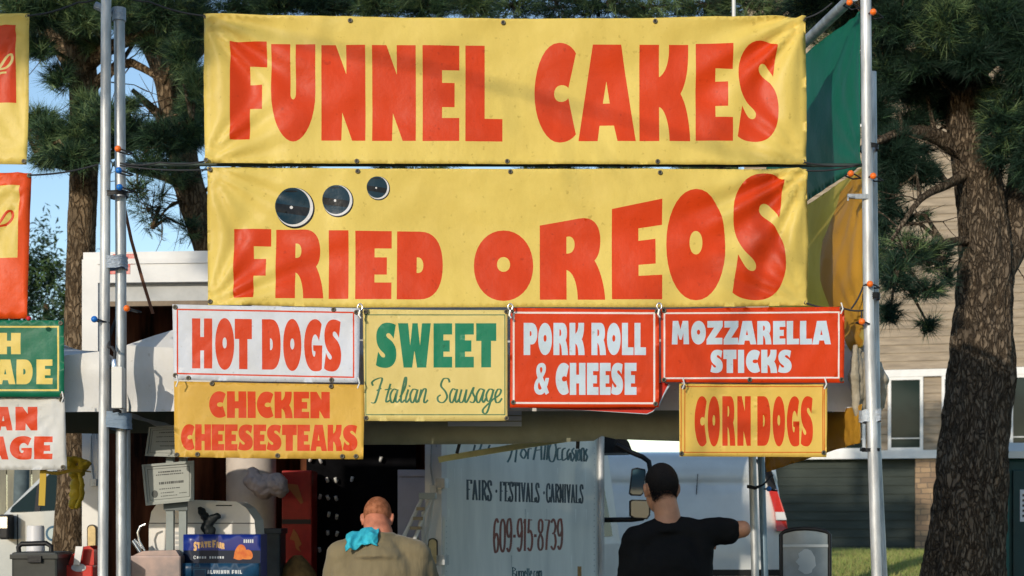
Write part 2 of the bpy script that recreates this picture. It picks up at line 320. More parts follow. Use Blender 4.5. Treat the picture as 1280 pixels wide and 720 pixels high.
class Plane:                              # an upright plane through two bearings at two distances
    def __init__(s, pxa, Da, pxb=None, Db=None):
        if pxb is None: pxb, Db = pxa + 100, Da
        s.a = W(pxa, HY, Da); b = W(pxb, HY, Db); d = Vector((b.x - s.a.x, b.y - s.a.y)); d.normalize(); s.t = d; s.n = Vector((d.y, -d.x, 0))
    def uv(s, px, py):
        k = (px - CX) / FPX; q = (k * s.a.y - s.a.x) / (s.t.x - k * s.t.y); D = s.a.y + q * s.t.y
        return (q, CAMZ + (HY - py) * D / FPX)
    def p(s, u, z, out=0.0): return Vector((s.a.x + s.t.x * u, s.a.y + s.t.y * u, z)) + s.n * out

def inside(C, lp, mode):
    P = np.array(lp); Q = np.roll(P, -1, 0); x, y = C[:, 0], C[:, 1]; acc = np.zeros(len(C), int)
    mn, mx = P.min(0), P.max(0); sel = (x >= mn[0]) & (x <= mx[0]) & (y >= mn[1]) & (y <= mx[1])
    if not sel.any(): return acc
    xs, ys = x[sel], y[sel]; a = np.zeros(len(xs), int)
    for (ax, ay), (bx, by) in zip(P, Q):
        if ay == by: continue
        c = ((ay <= ys) & (ys < by)) | ((by <= ys) & (ys < ay)); xi = ax + (ys - ay) / (by - ay) * (bx - ax); h = c & (xs < xi)
        a[h] += (1 if by > ay else -1) if mode else 1
    acc[sel] = a; return acc

def sign_mesh(name, plane, outline, mats, shapes, step, disp, parent=None, org=None, thick=0.002, flat=False):
    """a printed sheet: outline and print cut from one sheet, then laid in folds by disp(u, z)"""
    O = [plane.uv(*p) for p in outline]; us = [p[0] for p in O]; zs = [p[1] for p in O]
    V = []; E = []
    def loop(pts, sub=None):
        b = len(V); q = []
        for i, p in enumerate(pts):
            n2 = pts[(i + 1) % len(pts)]; k = max(1, int(math.dist(p, n2) / sub)) if sub else 1
            for j in range(k): q.append((p[0] + (n2[0] - p[0]) * j / k, p[1] + (n2[1] - p[1]) * j / k))
        V.extend(q); E.extend([(b + i, b + (i + 1) % len(q)) for i in range(len(q))]); return q
    ob = loop(O, step)
    S = []
    for mi, lps, mode in shapes:
        S.append((mi, [loop([plane.uv(*p) for p in lp], None if flat else step * .8) for lp in lps], mode))
    gx = np.arange(min(us) + step, max(us) - step * .3, step); gy = np.arange(min(zs) + step, max(zs) - step * .3, step)
    if len(gx) and len(gy):
        A, B = np.meshgrid(gx, gy); B[:, 1::2] += step * .5; pts = np.stack([A.ravel(), B.ravel()], 1); ins = inside(pts, ob, 0) % 2 == 1
        V.extend([tuple(p) for p in pts[ins]])
    r = delaunay_2d_cdt([Vector(v) for v in V], E, [], 0, 1e-6)
    vo, fo = r[0], [f for f in r[2] if len(f) == 3]
    VA = np.array([(v.x, v.y) for v in vo]); FA = np.array(fo); C = VA[FA].mean(1)
    keep = inside(C, ob, 0) % 2 == 1; FA, C = FA[keep], C[keep]; mi_ = np.zeros(len(FA), int)
    for mi, lps, mode in S:
        acc = np.zeros(len(C), int)
        for lp in lps: acc += inside(C, lp, mode)
        mi_[(acc != 0) if mode else (acc % 2 == 1)] = mi
    mb = MB()
    mb.v = [tuple(plane.p(u, z, disp(u, z) if disp else 0.0)) for u, z in VA]; mb.f = [tuple(f) for f in FA]; mb.m = mi_.tolist(); mb.sm = [True] * len(FA)
    if org is None and parent is None: org = plane.p((min(us) + max(us)) / 2, min(zs))
    o = mb.build(name, mats, parent, org, fix=False)
    # make the front face the viewer side of the plane
    me = o.data; n0 = sum((Vector(p.normal) for p in me.polygons[:50]), Vector()); 
    if n0.dot(plane.n) < 0: me.flip_normals()
    sd = o.modifiers.new('thickness', 'SOLIDIFY'); sd.thickness = thick; sd.offset = -1
    return o

def folds(plane, outline, corners=(1, 1, 1, 1), amp=0.012, billow=0.02, seed=0, reach=0.35, k=17, creases=()):
    O = [plane.uv(*p) for p in outline]; u0, u1 = min(p[0] for p in O), max(p[0] for p in O); z0, z1 = min(p[1] for p in O), max(p[1] for p in O)
    cs = [(u0, z1, corners[0]), (u1, z1, corners[1]), (u1, z0, corners[2]), (u0, z0, corners[3])]
    def f(u, z):
        d = 0.0
        for cu, cz, a in cs:
            if not a: continue
            dx, dz = u - cu, z - cz; r = math.hypot(dx, dz); an = math.atan2(abs(dz), abs(dx) + 1e-6)
            d += a * amp * math.exp(-r / reach) * min(1, r / 0.05) * math.sin(k * an + 2.2 * noise.noise((an * 2.0, seed, r * 1.6)) + seed)
        U = (u - u0) / (u1 - u0); Z = (z - z0) / (z1 - z0)
        d -= billow * math.sin(math.pi * min(max(U, 0), 1)) * math.sin(math.pi * min(max(Z, 0), 1))
        d += amp * 0.7 * noise.noise((u * 2.2 + seed * 3, z * 3.0, seed)) + amp * .22 * noise.noise((u * 8 + seed, z * 9, 1.3))
        # cockled hems between the eyelets
        e = math.exp(-(z1 - z) / 0.07) + math.exp(-(z - z0) / 0.07)
        d += amp * 0.25 * e * noise.noise((u * 14, seed * 5.1, 0))
        ev = math.exp(-(u - u0) / 0.06) + math.exp(-(u1 - u) / 0.06); d += amp * 0.35 * ev * noise.noise((z * 16, seed * 2.7, 4))
        for cu in creases: d -= 0.004 * math.exp(-((u - cu) / 0.006) ** 2)
        return d
    return f
# ------------------------------------------------------------------ ground
def ground_mat():
    m = mat('lawn', (0.085, 0.12, 0.03), 0.95, var=0.0, c2=(0.035, 0.055, 0.015), vs=0.9, bump=0.8, bs=25, spec=0.1, detail=10)
    return m
def sheet_grid(name, xs, ys, zf, m, kind='structure'):
    mb = MB(); nx = len(xs)
    mb.add([(x, y, zf(x, y)) for y in ys for x in xs], [(j * nx + i, j * nx + i + 1, (j + 1) * nx + i + 1, (j + 1) * nx + i) for j in range(len(ys) - 1) for i in range(nx - 1)], 0, True)
    o = mb.build(name, m, None, (0, 0, 0)); tag(o, kind=kind); return o
ys = [-60, -30, -10, 0, 5, 9] + [10 + .5 * i for i in range(50)] + [36, 40, 60, 100, 200, 400, 800]
xs = [-800, -300, -100, -50, -30, -20] + [-16 + i for i in range(33)] + [20, 30, 50, 100, 300, 800]
sheet_grid('ground', xs, ys, lambda x, y: gz(y) + 0.02 * noise.noise((x * .4, y * .4, 0)) - 0.03, ground_mat())
asph = mat('asphalt', (0.055, 0.054, 0.052), 0.9, var=0.35, vs=14, bump=0.3, bs=120)
sheet_grid('pavement', [-40, -20, 0, 8], [-50, -20, 0, 6, 10, 13], lambda x, y: 0.004 + gz(y), asph)
# blades of grass on the lawn in view
def grass(name, x0, x1, y0, y1, n):
    px = rng.uniform(x0, x1, n); py = rng.uniform(y0, y1, n); h = rng.uniform(.04, .10, n); a = rng.uniform(0, 6.28, n); lean = rng.normal(0, .03, (n, 2))
    pz = np.array([gz(v) - .03 for v in py]); v = np.zeros((n, 3, 3)); wd = .008
    v[:, 0] = np.stack([px - np.cos(a) * wd, py - np.sin(a) * wd, pz], 1); v[:, 1] = np.stack([px + np.cos(a) * wd, py + np.sin(a) * wd, pz], 1); v[:, 2] = np.stack([px + lean[:, 0], py + lean[:, 1], pz + h], 1)
    o = tri_obj(name, v.reshape(-1, 3), rng.integers(0, 2, n), [mat('blade_green', (0.22, 0.28, 0.07), 0.7, spec=.2), mat('blade_dry', (0.30, 0.29, 0.10), 0.7, spec=.2)], None, Vector((0, 0, 0)))
    return tag(o, 'short green lawn in front of the beige house', 'grass', kind='stuff')
def tri_obj(name, V, mi, mats, parent, org):
    n = len(V) // 3; me = bpy.data.meshes.new(name); me.vertices.add(len(V)); me.loops.add(len(V)); me.polygons.add(n)
    me.vertices.foreach_set('co', (V - np.array(org)).astype(np.float32).ravel()); me.loops.foreach_set('vertex_index', np.arange(len(V), dtype=np.int32))
    me.polygons.foreach_set('loop_start', np.arange(0, len(V), 3, dtype=np.int32)); me.polygons.foreach_set('material_index', np.asarray(mi, dtype=np.int32))
    for q in mats: me.materials.append(q)
    me.update(calc_edges=True)
    return link(bpy.data.objects.new(name, me), parent, org)
grass('grass', 4.0, 10.5, 15.0, 31.5, 70000)

# ------------------------------------------------------------------ house behind on the right
def facade_mat(name, c, c2, sc, mortar, rough=0.8):
    m = bpy.data.materials.new(name); m.use_nodes = True; n = m.node_tree.nodes; l = m.node_tree.links; p = n['Principled BSDF']; p.inputs['Roughness'].default_value = rough
    tc = n.new('ShaderNodeTexCoord'); sx = n.new('ShaderNodeSeparateXYZ'); cb = n.new('ShaderNodeCombineXYZ'); ad = n.new('ShaderNodeMath')
    l.new(tc.outputs['Object'], sx.inputs[0]); l.new(sx.outputs[0], ad.inputs[0]); l.new(sx.outputs[1], ad.inputs[1]); l.new(ad.outputs[0], cb.inputs[0]); l.new(sx.outputs[2], cb.inputs[1])
    b = n.new('ShaderNodeTexBrick'); b.inputs['Scale'].default_value = sc; b.inputs['Color1'].default_value = (*c, 1); b.inputs['Color2'].default_value = (*c2, 1); b.inputs['Mortar'].default_value = (*mortar, 1)
    b.inputs['Mortar Size'].default_value = 0.015; b.squash = 0.7; b.squash_frequency = 3; b.offset = 0.37; b.inputs['Bias'].default_value = -.1
    t = n.new('ShaderNodeTexNoise'); t.inputs['Scale'].default_value = 5; t.inputs['Detail'].default_value = 6; l.new(cb.outputs[0], t.inputs[0])
    vm = n.new('ShaderNodeMix'); vm.data_type = 'VECTOR'; vm.inputs[0].default_value = .06; l.new(cb.outputs[0], vm.inputs[4]); l.new(t.outputs['Color'], vm.inputs[5]); l.new(vm.outputs[1], b.inputs[0])
    mx = n.new('ShaderNodeMix'); mx.data_type = 'RGBA'; mx.blend_type = 'MULTIPLY'; mx.inputs[0].default_value = .8
    r = n.new('ShaderNodeValToRGB'); r.color_ramp.elements[0].color = (.45, .42, .4, 1); r.color_ramp.elements[1].color = (1.25, 1.2, 1.1, 1); l.new(t.outputs[0], r.inputs[0])
    l.new(b.outputs[0], mx.inputs[6]); l.new(r.outputs[0], mx.inputs[7]); l.new(mx.outputs[2], p.inputs['Base Color'])
    bp = n.new('ShaderNodeBump'); bp.inputs['Strength'].default_value = .8; bp.inputs['Distance'].default_value = .03; l.new(b.outputs['Fac'], bp.inputs['Height']); bp.invert = True; l.new(bp.outputs[0], p.inputs['Normal'])
    return m
SID = mat('siding_beige', (0.31, 0.25, 0.18), 0.7, var=0.22, vs=2.2, bump=0.15, bs=22, stretch=(1, 1, 6))
DSID = mat('siding_dark', (0.050, 0.060, 0.053), 0.9, spec=.05, var=0.15, vs=1.2, bump=0.15, bs=22, stretch=(1, 1, 6))  # dark siding, with the shade on this lower wall put into its colour
TRIM = mat('white_trim', (0.74, 0.74, 0.72), 0.5, var=0.05)
STONE = facade_mat('pillar_stone', (0.36, 0.25, 0.15), (0.22, 0.15, 0.10), 2.6, (0.16, 0.13, 0.10))
GLASS = mat('dark_glass', (0.014, 0.026, 0.024), 0.08, spec=0.22)
house = thing('house', 'beige clapboard house with white window trim and a dark lower wall behind the tree', 'house', W(1150, HY, 31) + Vector((0, 0, gz(31) - CAMZ)))
hp = Plane(1150, 31.0); hp.t = Vector((math.cos(R(15)), -math.sin(R(15)))); hp.n = Vector((hp.t.y, -hp.t.x, 0))
U = lambda px: hp.uv(px, HY)[0]
Z = lambda py, px=1150: hp.uv(px, py)[1]
def hbox(mb, u0, u1, z0, z1, o0, o1, m=0):
    c = [hp.p(u, 0, o) for u, o in ((u0, o1), (u1, o1), (u1, o0), (u0, o0))]
    vs = [(p.x, p.y, z) for z in (z0, z1) for p in c]
    return mb.add(vs, [(3, 2, 1, 0), (4, 5, 6, 7), (0, 1, 5, 4), (1, 2, 6, 5), (2, 3, 7, 6), (3, 0, 4, 7)], m)
def lap(mb, u0, u1, z0, z1, pitch, base, m=0):        # clapboards: each row leans out to its lower edge
    z = z0; k = 0
    while z < z1 - 1e-6:
        zt = min(z + pitch, z1); A = [hp.p(u, zz, o) for zz, o in ((z, base + .022), (zt, base + .002)) for u in (u0, u1)]
        mb.add(A, [(0, 1, 3, 2)], m); b = [hp.p(u0, z, base), hp.p(u1, z, base)]; mb.add([b[0], b[1], A[1], A[0]], [(0, 1, 2, 3)], m)
        e = [hp.p(u0, z, base), A[0], A[2], hp.p(u0, zt, base)]; mb.add(e, [(0, 1, 2, 3)], m); e = [hp.p(u1, z, base), A[1], A[3], hp.p(u1, zt, base)]; mb.add(e, [(3, 2, 1, 0)], m); z = zt
u0, u1, zg = U(930), U(1480), gz(31) - .1
zs, zs2, zh = Z(563), Z(573), Z(471)
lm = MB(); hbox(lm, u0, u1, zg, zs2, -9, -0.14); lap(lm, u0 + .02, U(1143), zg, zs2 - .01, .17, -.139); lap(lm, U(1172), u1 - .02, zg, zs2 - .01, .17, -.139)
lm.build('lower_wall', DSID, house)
um = MB(); hbox(um, u0, u1, zs, 12.6, -9, 0); lap(um, u0 + .01, u1 - .01, zs + .01, 12.5, .157, .002); um.build('upper_wall', SID, house)
sm_ = MB(); hbox(sm_, u0 - .05, u1 + .05, zs2, zs + .005, -.16, .09); sm_.build('sill_band', TRIM, house)
pl = MB(); hbox(pl, U(1144), U(1171), zg, zs2 - .003, -.13, .035); pl.build('stone_pillar', STONE, house)
def window(pa, pb, top=zh, bot=zs + .006, mull=True):
    a, b = U(pa), U(pb); fr = MB(); t = .06
    hbox(fr, a, a + t, bot, top, .026, .075); hbox(fr, b - t, b, bot, top, .026, .075); hbox(fr, a + t, b - t, top - t, top, .026, .073); hbox(fr, a + t, b - t, bot, bot + .05, .026, .073)
    f = fr.build('window', TRIM, house)
    g = MB(); hbox(g, a + t, b - t, bot + .05, top - t, .025, .032); g.build('pane', GLASS, f)
    q = MB(); c = a + t + (b - a - 2 * t) * .18; hbox(q, a + t, b - t, bot + .22, bot + .24, .033, .045); q.build('sash', TRIM, f)
window(1110, 1154); window(1177, 1224); window(1262, 1300); window(1330, 1372); window(1040, 1082); window(960, 1005)
hd = MB(); hbox(hd, u0, u1, zh + .002, zh + .14, .026, .085); hd.build('head_trim', TRIM, house)
for k in range(1, 3):                                   # upper storeys
    for pa in (965, 1060, 1310, 1390): window(pa, pa + 34, zh + 3.2 * k, zh + 3.2 * k - 1.5)
rf = MB(); hbox(rf, u0 - .4, u1 + .4, 12.6, 12.8, -9.4, .5)
a, b, c_, d_ = hp.p(u0 - .4, 12.8, .5), hp.p(u1 + .4, 12.8, .5), hp.p(u1 + .4, 15.2, -4.5), hp.p(u0 - .4, 15.2, -4.5); e_, f_ = hp.p(u1 + .4, 12.8, -9.4), hp.p(u0 - .4, 12.8, -9.4)
rf.add([a, b, c_, d_, e_, f_], [(0, 1, 2, 3), (3, 2, 4, 5), (1, 4, 2), (0, 3, 5)]); rf.build('roof', mat('roof_shingle', (0.07, 0.065, 0.06), .9, var=.3), house)

# ------------------------------------------------------------------ trees
def bark_mat(name, c, c2, crack, sc=15.0):
    m = bpy.data.materials.new(name); m.use_nodes = True; n = m.node_tree.nodes; l = m.node_tree.links; p = n['Principled BSDF']; p.inputs['Roughness'].default_value = .92; p.inputs['Specular IOR Level'].default_value = .1
    tc = n.new('ShaderNodeTexCoord'); mp = n.new('ShaderNodeMapping'); mp.inputs['Scale'].default_value = (1, 1, .38); l.new(tc.outputs['Object'], mp.inputs[0])
    ns = n.new('ShaderNodeTexNoise'); ns.inputs['Scale'].default_value = 9; ns.inputs['Detail'].default_value = 6; l.new(mp.outputs[0], ns.inputs[0])
    vm = n.new('ShaderNodeMix'); vm.data_type = 'VECTOR'; vm.inputs[0].default_value = .16; l.new(mp.outputs[0], vm.inputs[4]); l.new(ns.outputs['Color'], vm.inputs[5])
    v = n.new('ShaderNodeTexVoronoi'); v.feature = 'DISTANCE_TO_EDGE'; v.inputs['Scale'].default_value = sc; l.new(vm.outputs[1], v.inputs['Vector'])
    v2 = n.new('ShaderNodeTexVoronoi'); v2.inputs['Scale'].default_value = sc; l.new(vm.outputs[1], v2.inputs['Vector'])
    r = n.new('ShaderNodeValToRGB'); r.color_ramp.elements[0].position = .02; r.color_ramp.elements[1].position = .20; r.color_ramp.elements[0].color = (*crack, 1); r.color_ramp.elements[1].color = (1, 1, 1, 1); l.new(v.outputs['Distance'], r.inputs[0])
    r2 = n.new('ShaderNodeValToRGB'); r2.color_ramp.elements[0].position = .25; r2.color_ramp.elements[1].position = .75; r2.color_ramp.elements[0].color = (*c2, 1); r2.color_ramp.elements[1].color = (*c, 1)
    ad = n.new('ShaderNodeMix'); ad.data_type = 'FLOAT'; ad.inputs[0].default_value = .5; sp = n.new('ShaderNodeSeparateColor'); l.new(v2.outputs['Color'], sp.inputs[0]); n2 = n.new('ShaderNodeTexNoise'); n2.inputs['Scale'].default_value = 40; n2.inputs['Detail'].default_value = 5; l.new(mp.outputs[0], n2.inputs[0]); l.new(sp.outputs[0], ad.inputs[2]); l.new(n2.outputs[0], ad.inputs[3]); l.new(ad.outputs[0], r2.inputs[0])
    mx = n.new('ShaderNodeMix'); mx.data_type = 'RGBA'; mx.blend_type = 'MULTIPLY'; mx.inputs[0].default_value = 1; l.new(r2.outputs[0], mx.inputs[6]); l.new(r.outputs[0], mx.inputs[7]); l.new(mx.outputs[2], p.inputs['Base Color'])
    h = n.new('ShaderNodeMath'); h.operation = 'MULTIPLY_ADD'; h.inputs[1].default_value = .35; l.new(n2.outputs[0], h.inputs[0]); l.new(r.outputs[0], h.inputs[2])
    b = n.new('ShaderNodeBump'); b.inputs['Strength'].default_value = 1; b.inputs['Distance'].default_value = .03; l.new(h.outputs[0], b.inputs['Height']); l.new(b.outputs[0], p.inputs['Normal']); return m
BARK = bark_mat('pine_bark', (.25, .18, .11), (.10, .072, .045), (.48, .44, .40), 30); BARKR = bark_mat('pine_bark_dark', (.215, .165, .115), (.085, .066, .048), (.42, .40, .38), 36)
N1 = mat('needle_dark', (0.016, 0.038, 0.024), 0.55, spec=.2); N2 = mat('needle_green', (0.052, 0.105, 0.046), 0.5, spec=.3); N3 = mat('needle_light', (0.135, 0.20, 0.078), 0.5, spec=.3)
L1 = mat('leaf_dark', (0.022, 0.05, 0.022), 0.5, spec=.3); L2 = mat('leaf_green', (0.05, 0.09, 0.028), 0.5, spec=.3)
def bark_tube(mb, pts, rs, n=30, amp=.08, seed=0, m=0, per=.06):
    P = [Vector(p) for p in pts]; out = []; ro = []                 # resample along the line
    for i in range(len(P) - 1):
        k = max(2, int((P[i + 1] - P[i]).length / per))
        p0, p3 = P[max(i - 1, 0)], P[min(i + 2, len(P) - 1)]
        for j in range(k):
            t = j / k; a, b = P[i], P[i + 1]
            out.append(.5 * (2 * a + (b - p0) * t + (2 * p0 - 5 * a + 4 * b - p3) * t * t + (3 * a - p0 - 3 * b + p3) * t ** 3)); ro.append(rs[i] * (1 - t) + rs[i + 1] * t)
    out.append(P[-1]); ro.append(rs[-1]); b0 = len(mb.v); mb.tube(out, ro, n, m)
    for q in range(b0, b0 + n * len(out)):
        i = (q - b0) // n; c = out[i]; v = Vector(mb.v[q]); d = v - c; r = d.length or 1
        ang = math.atan2(d.y, d.x)
        e = -.9 * abs(noise.noise((math.cos(ang) * 7 + seed, math.sin(ang) * 7, c.z * 2.6))) - .5 * abs(noise.noise((math.cos(ang) * 15 + seed, math.sin(ang) * 15, c.z * 7))) + noise.noise((math.cos(ang) * 5 + seed, math.sin(ang) * 5, c.z * 2.2)) * .6 + noise.noise((math.cos(ang) * 12 + seed, math.sin(ang) * 12, c.z * 5)) * .45 + noise.noise((math.cos(ang) * 1.6, math.sin(ang) * 1.6 + seed, c.z * 1.1)) * .8
        mb.v[q] = tuple(c + d * (1 + amp * e))
    return mb
def tufts_to_tris(P, A, S, per, L=.12, wd=.0032, spread=(.10, .95)):
    n = len(P); P = np.repeat(P, per, 0); A = np.repeat(A, per, 0); S = np.repeat(S, per)[:, None]; N = n * per
    r = rng.normal(size=(N, 3)); r -= A * (r * A).sum(1, keepdims=True); r /= np.linalg.norm(r, axis=1, keepdims=True) + 1e-9
    th = rng.uniform(*spread, N)[:, None]; d = A * np.cos(th) + r * np.sin(th); ln = L * S * rng.uniform(.7, 1.15, N)[:, None]
    s = np.cross(d, rng.normal(size=(N, 3))); s /= np.linalg.norm(s, axis=1, keepdims=True) + 1e-9
    base = P - A * rng.uniform(0, .10, N)[:, None] * S; tip = base + d * ln; tip[:, 2] -= .012 * S[:, 0]
    V = np.stack([base - s * wd, base + s * wd, tip], 1); return V.reshape(-1, 3)
def pine(name, label, base, trunk, rad, limbs, blobs, bark, per=16, L=.135, mix=(.5, .38, .12), seed=0, amp=.07, n=30, wd=.0026, tper=.045):
    t = thing(name, label, 'tree', base, 'pine trees around the stand')
    mb = MB(); bark_tube(mb, trunk, rad, n, amp, seed, 0, tper); mb.build('trunk', bark, t, fix=False)
    for pts, rs in limbs:
        q = MB(); bark_tube(q, pts, rs, 14, .10, seed + len(pts), per=.09); q.build('limb', bark, t, fix=False)
    skel = [Vector(p) for p in trunk] + [Vector(p) for pts, _ in limbs for p in pts]
    tw = MB(); P = []; A = []; S = []; M = []
    for c, r, cnt in blobs:
        c = Vector(c); near = min(skel, key=lambda p: (p - c).length + .6 * max(0, p.z - c.z))
        mid = (near + c) / 2 + Vector((random.uniform(-.1, .1), random.uniform(-.1, .1), random.uniform(.0, .2)))
        if (near - c).length < 3.5: tw.tube([near, mid, c], [.022, .016, .008], 5)
        d = rng.normal(size=(cnt, 3)); d /= np.linalg.norm(d, axis=1, keepdims=True); rr = rng.uniform(0.15, 1, cnt) ** .5
        pos = np.array(c) + d * rr[:, None] * np.array(r); P.append(pos)
        ax = d * np.array([1, 1, .5]) + np.array([0, 0, .35]) + rng.normal(size=(cnt, 3)) * .35; ax /= np.linalg.norm(ax, axis=1, keepdims=True); A.append(ax)
        S.append(rng.uniform(.55, 1.4, cnt)); bias = rng.normal(0, .18); M.append(np.clip(rng.uniform(0, 1, cnt) + bias, 0, .999))
        for k in range(0, cnt, 4):
            e = Vector(pos[k]); h = c + (e - c) * .5 + Vector((0, 0, -.04)); tw.tube([c, h, e], [.006, .004, .002], 3, cap=False)
    for k in range(46):                                   # bare dead twigs off the limbs
        lim = random.choice(limbs)[0] if limbs else trunk; i = random.randrange(len(lim) - 1); a = lim[i].lerp(lim[i + 1], random.random()); d = Vector((random.uniform(-1, 1), random.uniform(-.4, .4), random.uniform(-.7, .6))).normalized(); ln = random.uniform(.25, .8); q = [a]
        for j in range(4): d = (d + Vector((random.uniform(-.4, .4), random.uniform(-.2, .2), random.uniform(-.4, .3)))).normalized(); q.append(q[-1] + d * ln / 4)
        tw.tube(q, [.007, .0055, .004, .003, .0015], 4, cap=False); e = q[2]; d2 = (d + Vector((random.uniform(-1, 1), 0, random.uniform(-1, 1)))).normalized(); tw.tube([e, e + d2 * ln * .18, e + d2 * ln * .34 + Vector((0, 0, .02))], [.004, .003, .0015], 4, cap=False)
    P = np.concatenate(P); A = np.concatenate(A); S = np.concatenate(S); M = np.concatenate(M)
    mi = np.where(M < mix[0], 0, np.where(M < mix[0] + mix[1], 1, 2))
    V = tufts_to_tris(P, A, S, per, L, wd); tri_obj('crown', V, np.repeat(mi, per), [N1, N2, N3], t, wl(t))
    if tw.v: tw.build('twigs', bark, t, fix=False)
    return t
BN = 1.0
def B(px, py, D, rpx, rpy, n, rd=None):                 # a bough: bearing, distance, radii given in photo pixels
    s = D / FPX; return (W(px, py, D), (rpx * s, (rd or (rpx + rpy) / 2) * s, rpy * s), int(n * BN))
def TP(lst, D): return [W(x, y, D + dd) for x, y, dd in lst]
BN = 2.7
# left pine: lit straight trunk, dark limbs crossing in front of the sky
D = 14.0
b0 = W(88, HY, D); b0.z = gz(D) - .1
tr = [Vector((b0.x, D, gz(D) - .1))] + TP([(88, 700, 0), (92, 600, 0), (98, 480, 0), (99, 400, 0), (102, 300, 0), (105, 200, 0), (104, 100, 0), (92, 20, 0), (84, -60, 0), (80, -200, 0), (80, -420, 0)], D)
pine('pine_tree', 'pine with straight sunlit knobbly trunk left of the twin poles', tr[0], tr, [.2, .155, .14, .13, .125, .128, .13, .13, .12, .11, .09, .04],
     [(TP([(98, 60, 0), (75, 30, -.2), (45, 12, -.4), (20, -10, -.6)], D), [.09, .075, .06, .03]),
      (TP([(102, 95, 0), (75, 55, .2), (62, 20, .3), (55, -60, .4)], D), [.10, .09, .08, .05]),
      (TP([(104, 85, 0), (140, 58, -.3), (190, 40, -.5), (230, 10, -.7)], D), [.075, .06, .04, .02]),
      (TP([(103, 120, 0), (150, 80, -.1), (178, 85, -.2), (205, 104, -.3)], D), [.055, .045, .035, .02]),
      (TP([(104, 215, 0), (70, 205, -.4), (45, 190, -.6)], D), [.04, .03, .012]),
      (TP([(106, 200, 0), (150, 190, -.4), (200, 165, -.7), (240, 150, -.9)], D), [.05, .04, .03, .012])],
     [B(70, 172, 13.4, 36, 26, 120), B(105, 165, 13.3, 32, 30, 110), B(50, 150, 13.6, 26, 18, 60), B(60, 200, 13.5, 26, 10, 36), B(170, 165, 13.3, 26, 22, 90), B(205, 172, 13.2, 34, 24, 110), B(240, 165, 13.2, 24, 22, 70), B(185, 205, 13.3, 30, 14, 50),
      B(48, 60, 13.5, 24, 16, 36), B(75, 95, 13.7, 20, 18, 40), B(55, 18, 13.4, 34, 18, 70), B(105, 18, 13.4, 36, 20, 80), B(150, 12, 13.3, 40, 20, 80), B(118, 50, 13.8, 22, 16, 40), B(200, 10, 13.2, 36, 24, 90), B(242, 20, 13.2, 24, 36, 90), B(230, 70, 13.3, 22, 26, 60), B(245, 110, 13.2, 18, 30, 60), B(190, 55, 13.5, 20, 14, 24), B(20, 10, 13.2, 24, 26, 60), B(60, -20, 13.3, 60, 26, 120), B(150, -25, 13.3, 60, 28, 120), B(240, -30, 13.3, 50, 30, 120),
      B(110, 130, 13.5, 22, 14, 40), B(45, 35, 14.6, 30, 22, 60), B(215, 40, 14.4, 34, 34, 110), B(240, 140, 13.6, 22, 22, 60), B(165, 30, 14.2, 26, 20, 60), B(130, 150, 13.2, 30, 26, 80), B(90, 195, 13.2, 40, 14, 60), B(165, 130, 13.6, 16, 10, 18), B(60, -110, 13.6, 120, 60, 260), B(160, -200, 13.8, 140, 80, 260), B(30, -260, 14.4, 140, 90, 260)], BARK, seed=3, mix=(.34, .44, .22), amp=.11)
# the leaning pine beside it, half hidden by the banners
D = 15.5
tr = [Vector((W(330, HY, D).x, D, gz(D) - .1))] + TP([(315, 560, 0), (300, 430, 0), (262, 310, 0), (240, 245, 0), (220, 150, 0), (205, 85, 0), (180, 30, 0), (158, -20, 0), (140, -120, 0), (130, -300, 0)], D)
pine('pine_tree', 'leaning dark pine whose bare limb slants behind the yellow banners', tr[0], tr, [.22, .19, .18, .155, .15, .14, .13, .12, .11, .09, .04],
     [(TP([(222, 165, 0), (190, 135, -.2), (165, 112, -.3)], D), [.06, .04, .02]), (TP([(236, 235, 0), (205, 222, -.2), (165, 214, -.4)], D), [.05, .035, .015]), (TP([(214, 110, 0), (250, 60, .1), (330, 10, 0), (360, -40, 0)], D), [.08, .07, .06, .04]), (TP([(243, 250, 0), (215, 255, -.2), (190, 285, -.3)], D), [.02, .014, .006]), (TP([(330, 10, 0), (430, -5, -.2), (520, 5, -.3)], D), [.05, .04, .02])],
     [B(190, 260, 15.2, 32, 36, 26), B(225, 215, 15.2, 26, 20, 24), B(172, 235, 15.1, 18, 16, 14), B(235, 285, 15.2, 18, 18, 14), B(250, 30, 15, 30, 26, 60), B(300, 8, 14.8, 34, 18, 70), B(350, 2, 14.6, 40, 20, 90), B(410, 4, 14.6, 40, 20, 100), B(470, 3, 14.6, 40, 22, 100), B(530, 6, 14.7, 40, 20, 90), B(590, 0, 14.8, 40, 24, 90), B(240, 95, 15.2, 18, 24, 34), B(400, -50, 15, 100, 40, 200), B(550, -55, 15, 100, 40, 200), B(250, -70, 15, 90, 50, 220), B(350, 215, 15.5, 60, 16, 50), B(520, 212, 15.5, 60, 14, 40)], BARK, seed=9, mix=(.42, .4, .18))
BN = 2.6
